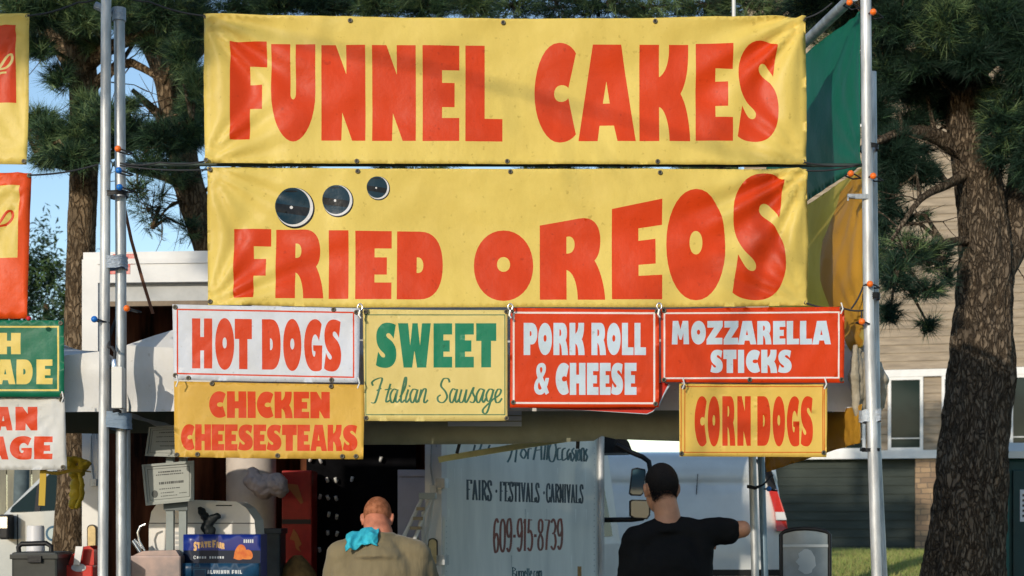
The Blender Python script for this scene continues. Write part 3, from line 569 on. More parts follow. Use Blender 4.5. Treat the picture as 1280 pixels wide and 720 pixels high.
# big pine on the right: stout dark trunk, heavy crown, its shade put into a dark needle mix
D = 13.0
tr = [Vector((W(1196, HY, D).x, D, gz(D) - .15))] + TP([(1200, 760, 0), (1207, 690, 0), (1213, 600, 0), (1222, 520, 0), (1228, 460, 0), (1229, 400, 0), (1234, 330, 0), (1226, 250, 0), (1212, 170, 0), (1208, 100, 0), (1206, 20, 0), (1204, -80, 0), (1200, -260, 0), (1200, -520, 0)], D)
s = D / FPX
pine('pine_tree', 'stout pine with dark rugged trunk and heavy crown right of the stand', tr[0], tr, [r * s for r in (56, 52, 48, 45, 43, 41, 35, 36, 31, 28, 25, 23, 21, 18, 8)],
     [(TP([(1240, 345, 0), (1268, 290, .1), (1285, 215, .2), (1300, 80, .3), (1310, -60, .3)], D), [r * s for r in (26, 25, 24, 20, 14)]),
      (TP([(1212, 195, 0), (1170, 172, -.2), (1130, 166, -.5), (1090, 180, -.8)], D), [r * s for r in (13, 11, 8, 3)]),
      (TP([(1214, 215, 0), (1185, 230, -.3), (1150, 250, -.6), (1115, 300, -.8)], D), [r * s for r in (8, 6, 4, 2)]),
      (TP([(1220, 300, 0), (1180, 305, -.3), (1140, 330, -.6), (1120, 350, -.7)], D), [r * s for r in (7, 5, 3, 1.5)]),
      (TP([(1208, 110, 0), (1250, 70, -.5), (1290, 50, -.8)], D), [r * s for r in (9, 7, 4)]),
      (TP([(1206, 60, 0), (1150, 40, -.4), (1100, 20, -.7), (1050, -10, -.9)], D), [r * s for r in (10, 8, 6, 3)])],
     [B(1125, 25, 12.3, 40, 30, 170), B(1180, 30, 12.2, 44, 34, 200), B(1240, 25, 12.2, 44, 36, 200), B(1275, 70, 12.3, 30, 44, 170), B(1150, 75, 12.4, 30, 18, 70), B(1215, 68, 12.2, 36, 22, 120), B(1110, 85, 12.6, 22, 40, 110), B(1100, 140, 12.6, 16, 36, 80), B(1120, 190, 12.5, 30, 34, 150), B(1150, 215, 12.6, 28, 20, 40), B(1110, 245, 12.6, 18, 34, 44), B(1140, 150, 12.9, 24, 16, 40), B(1250, 150, 12.6, 28, 60, 170), B(1285, 170, 12.5, 26, 70, 170), B(1235, 215, 13.4, 24, 40, 60), B(1270, 260, 13.4, 24, 30, 40),
      B(1135, 310, 12.4, 40, 24, 42), B(1170, 320, 12.5, 28, 20, 26), B(1120, 345, 12.3, 26, 26, 34), B(1155, 360, 12.4, 30, 14, 24), B(1112, 390, 12.3, 16, 14, 22), B(1160, 405, 12.4, 14, 10, 14), B(1185, 345, 12.6, 16, 14, 10), B(1100, 330, 12.6, 14, 30, 20), B(1140, 110, 12.9, 40, 22, 110), B(1175, 130, 13.2, 34, 30, 90), B(1110, 215, 12.9, 22, 28, 40), B(1150, 185, 13.3, 24, 10, 16), B(1185, 85, 12.8, 30, 26, 80), B(1105, 55, 13.0, 30, 40, 110), B(1140, 268, 12.9, 24, 12, 14), B(1105, 280, 12.8, 16, 24, 26),
      B(1160, -30, 12.4, 90, 50, 300), B(1270, -30, 12.4, 70, 60, 260), B(1060, 5, 12.6, 40, 30, 120), B(1020, 0, 12.8, 40, 26, 110), B(1215, -120, 12.6, 190, 70, 420), B(1100, -130, 12.0, 130, 60, 260), B(1340, 30, 12.6, 60, 120, 260), B(1000, -110, 11.6, 110, 60, 220), B(1120, -230, 12, 200, 80, 300)], BARKR, per=18, mix=(.84, .14, .02), seed=21, amp=.17, n=84, tper=.03)
# a darker pine further back fills the gap above the banners
D = 18.0
tr = [Vector((W(900, HY, D).x, D, gz(D) - .1))] + TP([(900, 560, 0), (905, 300, 0), (900, 100, 0), (895, -100, 0), (890, -400, 0)], D)
pine('pine_tree', 'dark pine mostly hidden behind the large yellow banners', tr[0], tr, [.24, .22, .19, .16, .12, .04], [(TP([(900, 90, 0), (800, 20, 0), (700, 0, 0)], D), [.08, .05, .02]), (TP([(900, 60, 0), (980, 10, 0), (1040, -30, 0)], D), [.08, .05, .02])],
     [B(x, y, 17.4, 48, 24, 90) for x, y in ((640, 5), (700, 8), (760, 2), (820, 8), (880, 4), (940, 6), (1000, 20), (1050, 40), (1060, 100), (690, 210), (780, 214), (880, 208))] + [B(x, -60, 17.5, 90, 50, 150) for x in (640, 760, 880, 1000)], BARKR, mix=(.7, .25, .05), seed=33, n=16)
# broad-leaved trees far off at the left
def leafy(name, label, c, r, n, tx, base, mats=(L1, L2)):
    t = thing(name, label, 'tree', base); q = MB(); bark_tube(q, [base, (Vector(base) + Vector(c)) / 2, Vector(c)], [.2, .15, .06], 12, .06, 2, per=.3); q.build('trunk', BARK, t, fix=False)
    cl = rng.normal(size=(60, 3)); cl /= np.linalg.norm(cl, axis=1, keepdims=True); cl = cl * (rng.uniform(.3, 1, 60) ** .4)[:, None] * np.array(r) + np.array(c)
    k = rng.integers(0, 60, n); p = cl[k] + rng.normal(size=(n, 3)) * np.array(r) * .14
    d = rng.normal(size=(n, 3)); d /= np.linalg.norm(d, axis=1, keepdims=True); e = np.cross(d, rng.normal(size=(n, 3))); e /= np.linalg.norm(e, axis=1, keepdims=True); sz = rng.uniform(.05, .11, n)[:, None]
    V = np.stack([p - d * sz, p + e * sz * .5, p + d * sz], 1).reshape(-1, 3); tri_obj('crown', V, (k % 3 == 0).astype(int), list(mats), t, Vector(base)); return t
D = 34; leafy('leafy_tree', 'rounded broad-leaved tree far behind the left pine', W(58, 380, D), (1.1, 1.0, 1.55), 9000, 0, (W(58, HY, D).x, D, .8))
D = 38; leafy('leafy_tree', 'lower broad-leaved tree at the far left edge behind the red banner', W(-20, 420, D), (1.8, 1.4, 1.6), 8000, 0, (W(-20, HY, D).x, D, .8))
# unseen pine added left of the camera to throw shade on the right half
tr = [Vector(p) for p in ((-9.2, .6, 0), (-9.2, .6, 3), (-9.1, .6, 6), (-9.0, .5, 9), (-9, .4, 12), (-9, .4, 15))]
pine('pine_tree', 'unseen tall pine added beside the camera to shade the right half of the stand', tr[0], tr, [.28, .25, .22, .18, .12, .04],
     [([Vector((-9.1, .5, 7.1)), Vector((-6.9, .45, 6.75)), Vector((-5.2, .4, 6.38)), Vector((-3.8, .4, 6.08)), Vector((-2.6, .4, 5.7))], [.08, .03, .012, .010, .006]), ([Vector((-2.6, .4, 5.7)), Vector((-2.7, .4, 5.0)), Vector((-3.0, .4, 4.1))], [.012, .011, .008])],
     [((-3.05, .4, 3.75), (.55, .5, .5), 700), ((-2.75, .35, 3.5), (.45, .4, .4), 450), ((-3.1, .4, 3.3), (.5, .4, .35), 400), ((-6.6, .4, 6.85), (1.0, .8, .62), 1800), ((-5.9, .4, 6.4), (.5, .6, .35), 300), ((-9, .4, 11), (1.6, 1.6, 1.4), 900)], BARKR, per=22, L=.13, seed=50, mix=(.6, .3, .1), n=18)
# ------------------------------------------------------------------ box truck (open rear, lettered side)
TR_L, TR_R, TR_F = W(104, HY, 11.0), W(553, HY, 10.8), W(749, HY, 13.0)
rv = (TR_L - TR_R); rv.z = 0; RW = rv.length; rv.normalize(); sv = (TR_F - TR_R); sv.z = 0; SL = sv.length; sv.normalize()
TZ0, TZ1 = 0.92, CAMZ + (HY - 311) * 10.85 / FPX
GREYSIDE = mat('truck_side_paint', (0.78, 0.79, 0.72), 0.5, c2=(0.60, 0.62, 0.57), vs=2.6, bump=0.05, bs=12, stretch=(1.6, 1.6, .35), coat=.15, cr=(.3, .62))
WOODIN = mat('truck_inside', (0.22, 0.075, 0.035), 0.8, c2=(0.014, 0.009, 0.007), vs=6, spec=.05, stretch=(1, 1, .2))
AMBER = mat('lamp_amber', (0.60, 0.45, 0.22), 0.25, var=.15, vs=20, coat=.5)
truck = thing('box_truck', 'white box truck with open dark rear and weathered lettered grey side', 'truck', (TR_R + TR_L) / 2 + Vector((0, 0, -CAMZ)))
def tb(mb, a0, a1, b0, b1, z0, z1, m=0):               # box in the truck's own axes: a from right post to left, b forward
    c = [TR_R + rv * a + sv * b for a, b in ((a0, b0), (a1, b0), (a1, b1), (a0, b1))]
    vs = [(p.x, p.y, z) for z in (z0, z1) for p in c]
    return mb.add(vs, [(3, 2, 1, 0), (4, 5, 6, 7), (0, 1, 5, 4), (1, 2, 6, 5), (2, 3, 7, 6), (3, 0, 4, 7)], m)
PW = .112; HH = CAMZ + (HY - 350) * 10.85 / FPX
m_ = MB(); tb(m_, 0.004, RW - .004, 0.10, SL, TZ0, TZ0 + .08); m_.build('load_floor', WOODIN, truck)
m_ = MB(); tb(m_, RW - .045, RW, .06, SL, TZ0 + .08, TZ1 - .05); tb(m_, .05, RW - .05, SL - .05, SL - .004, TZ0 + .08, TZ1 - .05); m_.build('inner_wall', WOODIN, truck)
m_ = MB(); tb(m_, .0, RW, .0, SL, TZ1 - .048, TZ1); m_.build('roof', WPAINT, truck)
sp = Plane(553, 10.8, 749, 13.0)
def post(a0, a1):
    m = MB(); tb(m, a0, a1, -.012, .058, .75, TZ1 - .05); return m.build('rear_post', WPAINT, truck)
post(0, PW); post(RW - PW, RW)
m_ = MB(); tb(m_, PW, RW - PW, -.012, .058, HH, TZ1 - .05); tb(m_, PW, RW - PW, -.022, -.012, TZ1 - .085, TZ1 - .05); m_.build('header', WPAINT, truck)
m_ = MB(); tb(m_, PW, RW - PW, .06, .10, HH - .12, HH + .02); m_.build('roll_door', mat('roll_door_grey', (.42, .43, .42), .5, var=.1), truck)
m_ = MB(); tb(m_, PW, RW - PW, .05, .11, HH - .155, HH - .122); m_.build('door_rail', mat('rail_brown', (.20, .15, .10), .6, var=.3), truck)
m_ = MB(); tb(m_, 0, RW, -.05, .06, .62, .748); m_.build('rear_bumper', STEEL, truck)
stk = MB()
for a, b, z0, z1 in ((RW - .22, RW - .37, 318, 331), (RW - .14, RW - .34, 331, 343)):
    tb(stk, b, a, -.016, -.0125, CAMZ + (HY - z1) * 10.98 / FPX, CAMZ + (HY - z0) * 10.98 / FPX)
stk.build('warning_sticker', [mat('sticker_red', (.62, .05, .04), .5, c2=(.7, .35, .3), vs=30)], truck)
# side sheet with its lettering
z1px = lambda z, D: HY - (z - CAMZ) * FPX / D
O = [(553.2, z1px(TZ1 - .05, 10.8)), (749, z1px(TZ1 - .05, 13.0)), (749, z1px(.72, 13.0)), (553.2, z1px(.72, 10.8))]
sh = []
sh += pen_word(1, 'FAIRS', 583, 614.5, 599.5, 624.5, 1.3, 2.8, 601, 626)
sh += [disc(1, 620.3, 614, 1.3, 2.2, 12)]
sh += pen_word(1, 'FESTIVALS', 624.5, 674, 602, 626.5, 1.2, 2.5, 604, 628)
sh += [disc(1, 680, 616, 1.1, 2.2, 12)]
sh += pen_word(1, 'CARNIVALS', 683, 729, 604.5, 628, 1.1, 2.3, 606, 629)
sh += pen_word(2, '609-915-8739', 617, 703.5, 648.5, 690.5, 1.3, 2.8, 649, 686.5)
SCR = {  # round hand, in photo pixels, upper line half hidden by the awning
 'Catering for All Occasions': [[(594, 556), (592, 566), (595, 570), (599, 562)], [(603, 552), (600, 564), (606, 566)], [(612, 556), (609, 566), (616, 560)], [(634, 556), (637, 563), (642, 554), (638, 570), (634, 578)], [(651, 546), (647, 556), (644, 578)], [(644, 561), (651, 560)], [(654, 560), (651, 568), (655, 573), (658, 566), (654, 560)], [(660, 574), (661, 562), (665, 561)], [(667, 575), (675, 540), (677, 575)], [(669, 563), (677, 562)], [(680, 575), (683, 540)], [(683.5, 575), (686, 540)],
  [(690, 552), (686, 562), (687, 575), (692, 576), (695, 562), (692, 549), (688, 553)], [(701, 560), (697, 562), (697, 574), (702, 574)], [(707, 560), (703, 563), (703, 575), (708, 573)], [(712, 561), (709, 566), (710, 575), (713, 566), (714, 576)], [(718, 560), (715, 564), (718, 570), (715, 577)], [(720, 562), (720, 577)], [(723, 562), (722, 574), (725, 574), (725, 563), (723, 562)], [(727, 577), (727, 562), (730, 562), (730, 577)], [(734, 561), (732, 566), (734, 571), (732, 577)]]}
for ln in SCR['Catering for All Occasions']: sh.append((3, [stroke(ln, 1.1, 2.6)], 1))
# web address along the foot
x = 641.0
for ch, wd in zip('Burnette.com', (5, 3.4, 2.6, 3.6, 3.2, 2, 2, 3.2, 1.4, 2.8, 3.2, 4.6)):
    y0, y1 = (709, 722)
    P = {'B': [[(0, 0), (0, 1)], [(0, 0), (.9, .2), (0, .48), (1, .75), (0, 1)]], 'u': [[(0, .35), (.1, .95), (.9, .95), (.9, .35)]], 'r': [[(0, .35), (0, 1)], [(0, .5), (.8, .36)]], 'n': [[(0, .35), (0, 1)], [(0, .5), (.8, .4), (.9, 1)]], 'e': [[(0, .65), (.9, .62), (.5, .35), (0, .65), (.4, 1), (.9, .9)]], 't': [[(.4, .1), (.4, 1)], [(0, .38), (.9, .38)]], '.': [[(.3, .9), (.3, 1)]], 'c': [[(.9, .45), (.3, .38), (0, .7), (.4, 1), (.9, .9)]], 'o': [[(.5, .35), (0, .7), (.5, 1), (1, .7), (.5, .35)]], 'm': [[(0, .35), (0, 1)], [(0, .5), (.4, .36), (.45, 1)], [(.45, .5), (.9, .36), (1, 1)]]}[ch]
    for ln in P: sh.append((3, [stroke([(x + u * (wd - .9), y0 + v * (y1 - y0)) for u, v in ln], .7, 1.5, len(ln) > 2)], 1))
    x += wd
GOLD = mat('decal_gold', (.35, .18, .05), .6, var=.4, vs=40)
sh += [rect(4, 722, 708, 727, 722)]
for i in range(26):
    rx = random.uniform(560, 744); ry = random.choice((585, 636, 640, 694, 600)); rw = random.uniform(.5, 1.6); rl = random.uniform(8, 46)
    if 630 < ry + rl / 2 < 645 or rl < 24 or rx > 706: sh.insert(0, (5 if random.random() < .6 else 6, [[(rx, ry), (rx + rw, ry + .5), (rx + rw * .7, ry + rl), (rx + rw * .3, ry + rl * .9)]], 0))
for i in range(26):
    for rx in (558, 743): sh.insert(0, disc(6, rx, 560 + 7 * i, .7, .8, 6))
sign_mesh('side_panel', sp, O, [GREYSIDE, mat('side_navy', (.022, .040, .055), .5, var=.5, vs=9), mat('side_maroon', (.26, .06, .035), .5, c2=(.17, .06, .045), vs=8), mat('side_teal', (.02, .085, .10), .5, var=.5, vs=9), GOLD, mat('side_scuff', (.80, .82, .76), .5), mat('side_grime', (.40, .43, .40), .6)], sh, .12, lambda u, z: .004 * noise.noise((u * 2, z * 2, 1)), truck, thick=.05, flat=True)
ft = MB()                                              # front edge moulding of the box
for z0, z1 in ((TZ0 - .2, TZ1 - .05),):
    c = TR_F - rv * .012; ft.tube([c + Vector((0, 0, z0 - CAMZ)), c + Vector((0, 0, z1 - CAMZ))], .03, 8)
ft.build('corner_moulding', ALU, truck)
for y in (604, 700): hg = MB(); tb(hg, -.03, .03, -.03, .03, CAMZ + (HY - y - 6) * 10.8 / FPX, CAMZ + (HY - y + 6) * 10.8 / FPX); hg.build('hinge', STEEL, truck)
def oval_lamp(px, py0, py1, wpx):
    s = 10.85 / FPX; yb = 10.80 + (TR_L.y - TR_R.y) * (553 - px) / 449 - .014; c0, c1 = W(px, py0 + wpx / 2, yb), W(px, py1 - wpx / 2, yb); r = wpx / 2 * s; n = 12
    loop = [(c0.x + r * math.cos(math.pi * i / n), c0.z + r * math.sin(math.pi * i / n)) for i in range(n + 1)] + [(c1.x - r * math.cos(math.pi * i / n), c1.z - r * math.sin(math.pi * i / n)) for i in range(n + 1)]
    m = MB(); k = 1.0; big = [((x - c0.x) * 1.32 + c0.x, (z - (c0.z + c1.z) / 2) * 1.09 + (c0.z + c1.z) / 2) for x, z in loop]; m.prism(big, yb - .012, yb)
    h = m.build('tail_light', mat('lamp_gasket', (.06, .055, .05), .6), truck); m = MB(); m.prism(loop, yb - .022, yb - .0125); m.build('lens', AMBER, h)
oval_lamp(115.5, 657, 690, 9.5); oval_lamp(541, 674, 707, 9.5)
lk = MB()                                              # latch rods and hooks on the posts
for px, y0, y1 in ((116, 545, 604), (541, 555, 612)):
    yb = 10.80 + (TR_L.y - TR_R.y) * (553 - px) / 438 - .03
    a, b = W(px - 2, y0, yb), W(px + 1, y1, yb); mid = (a + b) / 2 + Vector((-.012, 0, 0)); lk.tube([a, mid, b], .006, 6); lk.box(b.x - .025, b.x + .02, yb - .01, yb + .017, b.z - .02, b.z + .03); lk.tube([a, a + Vector((.03, 0, .05)), a + Vector((.035, 0, -.02))], .005, 6)
lk.build('latch', STEEL, truck)
# cab with its rear-view mirrors seen beyond the box
cabm = MB(); cp = [TR_R + rv * a + sv * b for a, b in ((.55, SL + .12), (RW - .12, SL + .12), (RW - .12, SL + 1.75), (.55, SL + 1.75))]
z0, z1, z2 = .55, 1.25, 2.12
vs = [(p.x, p.y, z0) for p in cp] + [(p.x, p.y, z1) for p in cp]; q = (cp[0] + cp[1] + cp[2] + cp[3]) / 4; vs += [((p.x - q.x) * .9 + q.x, (p.y - q.y) * .84 + q.y, z2) for p in cp]
cabm.add(vs, [(3, 2, 1, 0)] + [(b + i, b + (i + 1) % 4, b + 4 + (i + 1) % 4, b + 4 + i) for b in (0, 4) for i in range(4)] + [(8, 9, 10, 11)])
cab = cabm.build('cab', WPAINT, truck)
wd_ = MB(); a = Vector(vs[4]); b = Vector(vs[7]); c = Vector(vs[11]); d = Vector(vs[8]); e = lambda s, t: ((a * (1 - s) + b * s) * (1 - t) + (d * (1 - s) + c * s) * t) - Vector((rv.x, rv.y, 0)) * .01
wd_.quad(e(.12, .08), e(.9, .08), e(.85, .9), e(.16, .9)); wd_.build('side_window', GLASS, cab)
fm = MB(); Df = 13.2; P = [(750, 566.5), (750, 542), (768, 537), (778, 542), (786, 553), (791, 566)]
fl = [W(x, y, Df) for x, y in P]; fm.prism([(p.x, p.z) for p in fl], Df - .02, Df + .5); fm.build('roof_visor', BLACKP, truck)
am = MB(); Dm = 13.1; am.tube([W(770, 556, Dm), W(788, 565, Dm), W(803, 571, Dm), W(811, 577, Dm), W(813, 588, Dm), W(812, 615, Dm), W(810, 640, Dm), W(803, 648, Dm), W(790, 649.5, Dm), W(752, 650, Dm + .1)], .021, 8); am.build('mirror_arm', BLACKP, truck)
MIR = mat('mirror_glass', (.05, .10, .125), .05, .0, spec=.8)
def mirror(poly, r):
    h = MB(); pts = [W(x, y, Dm - .03) for x, y in poly]; cx = sum(p.x for p in pts) / len(pts); cz = sum(p.z for p in pts) / len(pts)
    h.prism([(p.x, p.z) for p in pts], Dm - .05, Dm + .03); o = h.build('mirror', BLACKP, truck)
    g = MB(); g.prism([((p.x - cx) * r + cx, (p.z - cz) * r + cz) for p in pts], Dm - .055, Dm - .0505); g.build('mirror_glass', MIR, o)
mirror([(790, 586), (796, 584.5), (806, 586.5), (807, 590), (804, 617), (801, 620), (789, 619.5), (786.5, 617)], .9)
mirror([(787, 626), (790, 624.5), (810, 625), (812, 627), (812.5, 644), (809, 649), (792, 648), (787, 645)], .88)
for a_ in (.16, RW - .16):
    for b_ in (1.0, SL + 1.0):
        c = TR_R + rv * a_ + sv * b_; ax = rv * .13; wh = MB(); wh.tube([Vector((c.x, c.y, .42)) - ax, Vector((c.x, c.y, .42)) + ax], .41, 24); wh.build('wheel', RUBBER, truck)
ch = MB(); tb(ch, .5, RW - .5, .0, SL + 1.6, .5, .9); ch.build('chassis', BLACKP, truck)
# things inside the truck
pg = thing('pegboard', 'black pegboard with small shiny hooks at the back of the truck', 'pegboard', W(420, HY, 12.2) - Vector((0, 0, .5)))
m_ = MB(); a, b = W(383, 560, 12.2), W(520, 720, 12.2); m_.box(a.x, b.x, 12.2, 12.24, 1.0, 2.75); m_.build('board', mat('peg_black', (.005, .005, .006), .95, var=.3, spec=.03), pg)
HOOKW = mat('hook_white', (.85, .85, .82), .3, coat=.5)
for x, y in ((388, 575), (402, 577), (410, 601), (421, 601), (400, 622), (411, 623), (421, 624), (388, 645), (411, 644), (421, 647), (410, 667), (421, 668), (400, 688), (412, 690), (476, 575), (440, 600), (390, 700), (421, 712)):
    hk = MB(); p = W(x, y, 12.19); hk.tube([p, p + Vector((0, -.03, -.006)), p + Vector((random.uniform(-.012, .012), -.04, .022))], .013, 6); hk.build('hook', HOOKW, pg)
lock = MB(); a, b = W(497, 587, 12.0), W(536, 665, 12.0); lock.box(a.x, b.x, 12.0, 12.17, 1.0, a.z, c=.008); lock.box(a.x + .005, b.x - .005, 11.985, 11.998, a.z - .05, a.z - .035)
tag(lock.build('metal_cabinet', mat('cabinet_grey', (.36, .36, .42), .5, var=.06)), 'pale grey metal cabinet inside the truck by the right post', 'cabinet')
rl = MB(); a = W(314, 600, 11.9); s = 11.9 / FPX; rl.tube([(a.x, 11.9, 1.0), (a.x, 11.9, a.z + 60 * s)], 31 * s, 28)
tag(rl.build('paper_drum', mat('drum_white', (.60, .53, .46), .6, var=.08)), 'tall white cylindrical drum inside the truck', 'drum')
bagm = MB()
for x, y, r in ((318, 602, 13), (330, 610, 14), (345, 606, 15), (333, 600, 9), (316, 592, 8), (350, 612, 10)): bagm.ell(W(x, y, 11.55), r * 11.55 / FPX)
bag = bagm.build('plastic_bag', mat('bag_plastic', (.46, .38, .35), .35, spec=.5, bump=.7, bs=14)); bag.location.z += 0
r_ = bag.modifiers.new('join', 'REMESH'); r_.mode = 'VOXEL'; r_.voxel_size = .008; r_.use_smooth_shade = True
ds = bag.modifiers.new('crumple', 'DISPLACE'); tx = bpy.data.textures.new('crumple', 'CLOUDS'); tx.noise_scale = .05; ds.texture = tx; ds.strength = .03
tag(bag, 'crumpled clear plastic bag hanging in front of the white drum', 'bag')
rc = thing('soda_cooler', 'red drinks cooler with orange emblem inside the truck', 'cooler', W(372, HY, 11.8) - Vector((0, 0, .5)))
REDM = mat('cooler_red', (.36, .02, .014), .4, var=.25, vs=6)
m_ = MB(); a, b = W(352, 588, 11.8), W(389.5, 720, 11.8); m_.box(a.x, b.x, 11.8, 12.15, 1.0, a.z, c=.012); m_.build('body', REDM, rc)
m_ = MB(); q = W(0, 655, 11.8).z; m_.box(a.x + .005, b.x - .005, 11.784, 11.799, q, q + .035); m_.build('shelf_lip', mat('dark_lip', (.03, .02, .02), .5), rc)
m_ = MB(); e = [(367, 661), (372, 668), (377, 680), (373, 684), (376, 690), (370, 686), (368, 676), (362, 674)]; m_.prism([(W(x, y, 11.79).x, W(x, y, 11.79).z) for x, y in e], 11.793, 11.799); m_.build('emblem', mat('emblem_orange', (.38, .12, .03), .5), rc)
m_ = MB(); m_.prism([(W(x, y, 11.79).x, W(x, y, 11.79).z) for x, y in ((356, 604), (372, 606), (379, 628), (376, 630), (362, 612), (356, 612))], 11.793, 11.799)
m_.build('emblem', mat('emblem_orange', (.38, .12, .03), .5), rc)
sk = MB(); a = W(372, 712, 11.2); sk.tube([(a.x, 11.2, 1.0), (a.x, 11.2, a.z - .02), (a.x, 11.2, a.z + .06), (a.x, 11.2, a.z + .10)], [.14, .13, .07, .03], 18)
tag(sk.build('burlap_sack', mat('sack_tan', (.28, .17, .06), .85, c2=(.14, .08, .03), vs=20)), 'tan sack with gathered top below the red cooler', 'sack')
tubm = MB(); a, b = W(318, 662, 11.0), W(350, 720, 11.0); tubm.box(a.x, b.x, 11.0, 11.3, 1.0, a.z, c=.02); tubm.box(a.x - .01, b.x + .01, 10.99, 11.31, a.z - .03, a.z + .008, c=.006)
tag(tubm.build('storage_tub', mat('tub_dark', (.03, .04, .05), .35, var=.2)), 'dark storage tub behind the blue food cartons', 'tub')

# stepladder leaning at the right post
ld = thing('stepladder', 'white folding stepladder with tan treads leaning beside the right truck post', 'ladder', W(523, HY, 10.5) - Vector((0, 0, CAMZ - .02)))
def rail(x0, y0, x1, y1, d0, d1, r=.013):
    a, b = W(x0, y0, d0), W(x1, y1, d1); k = (.02 - a.z) / (b.z - a.z); m = MB(); m.tube([a, a + (b - a) * k], r, 8); m.build('rail', WPAINT, ld)
rail(530, 618, 506, 668, 10.5, 10.35); rail(538, 622, 519, 672, 10.5, 10.35); rail(541, 618, 531, 690, 10.62, 10.7); rail(529, 640, 529, 690, 10.6, 10.7)
TREAD = mat('tread_tan', (.33, .27, .18), .7, var=.2, vs=20)
for k, (x0, x1, y) in enumerate(((521, 531, 634), (517, 529, 646), (513, 527, 658), (508, 523, 672), (503, 519, 690), (497, 514, 712))):
    m = MB(); a, b = W(x0, y, 10.42), W(x1, y + 4, 10.42); m.box(a.x, b.x, 10.36, 10.5, b.z, a.z); m.build('tread', TREAD, ld)
m = MB(); a, b = W(524, 616, 10.5), W(545, 624, 10.5); m.box(a.x, b.x, 10.44, 10.58, b.z, a.z, c=.008); m.build('top_cap', mat('cap_grey', (.36, .42, .45), .5), ld)

# ------------------------------------------------------------------ white van beyond
VD = 16.0; vx0, vx1 = W(300, 0, VD).x, W(984, 0, VD).x; vg = gz(VD)
van = thing('van', 'white panel van parked behind the lettered truck side', 'van', ((vx0 + vx1) / 2, VD + .9, vg))
VANP = mat('van_paint', (.72, .74, .71), .35, var=.10, vs=1.4, coat=.35, bump=.02, bs=5)
secs = [(.38, .05), (.62, .0), (1.15, .0), (1.28, .012), (1.45, .03), (1.62, .055), (1.72, .075), (1.735, .10), (1.775, .105), (1.80, .085), (1.93, .13), (2.02, .22), (2.07, .38), (2.095, .6)]
sta = [(vx0, -1.25, .35), (vx0 + .12, -.95, .12), (vx0 + .9, -.82, .04), (vx0 + 1.6, 0, 0), (vx1 - .5, 0, 0), (vx1 - .14, 0, .02), (vx1 - .03, 0, .09), (vx1, 0, .2)]
mb = MB(); ns = len(secs)
for x, dz, ins in sta:
    ring = []
    for z, i in secs:
        zz = z if (dz == 0 or z < 1.05) else max(1.05, z + dz * (z - 1.0))
        slope = -.10 * max(0, z - 1.3) if x > vx1 - .6 else 0
        ring.append((x + slope, VD + i + ins, vg + zz))
    for z, i in secs[::-1]:
        zz = z if (dz == 0 or z < 1.05) else max(1.05, z + dz * (z - 1.0))
        slope = -.10 * max(0, z - 1.3) if x > vx1 - .6 else 0
        ring.append((x + slope, VD + 1.9 - i - ins, vg + zz))
    mb.v += ring
n2 = ns * 2; F_ = [(a * n2 + j, a * n2 + (j + 1) % n2, (a + 1) * n2 + (j + 1) % n2, (a + 1) * n2 + j) for a in range(len(sta) - 1) for j in range(n2)] + [tuple(range(n2)), tuple(range((len(sta) - 1) * n2, len(sta) * n2))]
mb.f = F_; mb.m = [0] * len(F_); mb.sm = [True] * (len(F_) - 2) + [False] * 2
bo = mb.build('body', VANP, van); bo.data.shade_auto_smooth if False else None
m = MB(); pts = [(948, 572), (962, 580), (970, 597), (973, 604), (963, 604), (957, 590)]
def van_side(name, pts, mt, out=.012, dep=.02, base=0.06):
    m = MB(); P = [W(x, y, VD) for x, y in pts]; k = len(P)
    off = lambda z: next((a[1] + (b[1] - a[1]) * (z - vg - a[0]) / (b[0] - a[0]) for a, b in zip(secs, secs[1:]) if a[0] <= z - vg <= b[0]), .1)
    f = [(p.x, VD + off(p.z) - out, p.z) for p in P]; g = [(p.x, VD + off(p.z) + dep, p.z) for p in P]
    m.add(f + g, [tuple(range(k)), tuple(range(2 * k - 1, k - 1, -1))] + [(i, k + i, k + (i + 1) % k, (i + 1) % k) for i in range(k)])
    return m.build(name, mt, van)
van_side('rear_glass', [(946, 572), (958, 575), (967, 590), (972, 611), (963, 611), (956, 590)], BLACKP, .02, .3)
TL = mat('tail_red', (.55, .03, .02), .25, coat=.5, var=.15)
tl = van_side('tail_light', [(962, 612), (972, 612), (981, 640), (985, 664), (971, 664), (969, 640)], TL, .02, .12)
m = MB(); P = [(969.5, 640), (980.5, 640), (983.5, 650), (970.5, 650)]; f = [W(x, y, VD - .035) for x, y in P]; m.prism([(p.x, p.z) for p in f], VD - .035, VD + .0); m.build('reverse_lens', mat('lens_white', (.7, .7, .7), .3), tl)
van_side('side_trim', [(310, 712), (975, 712), (975, 720), (310, 720)], BLACKP, .015, .02)
for xa in (620, 860):
    van_side('door_seam', [(xa, 578), (xa + 1, 578), (xa + 1, 708), (xa, 708)], BLACKP, .0015, .01)
m = MB(); p = W(876, 593, VD - .05); 
wv = van_side('aerial_wire', [(873.2, 592), (873.9, 592), (871.6, 618), (870.9, 618)], BLACKP, .012, .005)
for x in (vx0 + .95, vx1 - 1.15):
    m = MB(); m.tube([(x, VD + .02, vg + .34), (x, VD + .26, vg + .34)], .34, 28); wq = m.build('wheel', RUBBER, van); m = MB(); m.tube([(x, VD + .0, vg + .34), (x, VD + .02, vg + .34)], .2, 20); m.build('rim', ALU, wq)
m = MB(); m.box(vx1 - .1, vx1 + .07, VD + .1, VD + 1.8, vg + .42, vg + .62, c=.02); m.build('rear_bumper', BLACKP, van)
m = MB(); m.box(vx0 + .25, vx1 - .2, VD + .2, VD + 1.7, vg + .25, vg + .40); m.build('underbody', BLACKP, van)

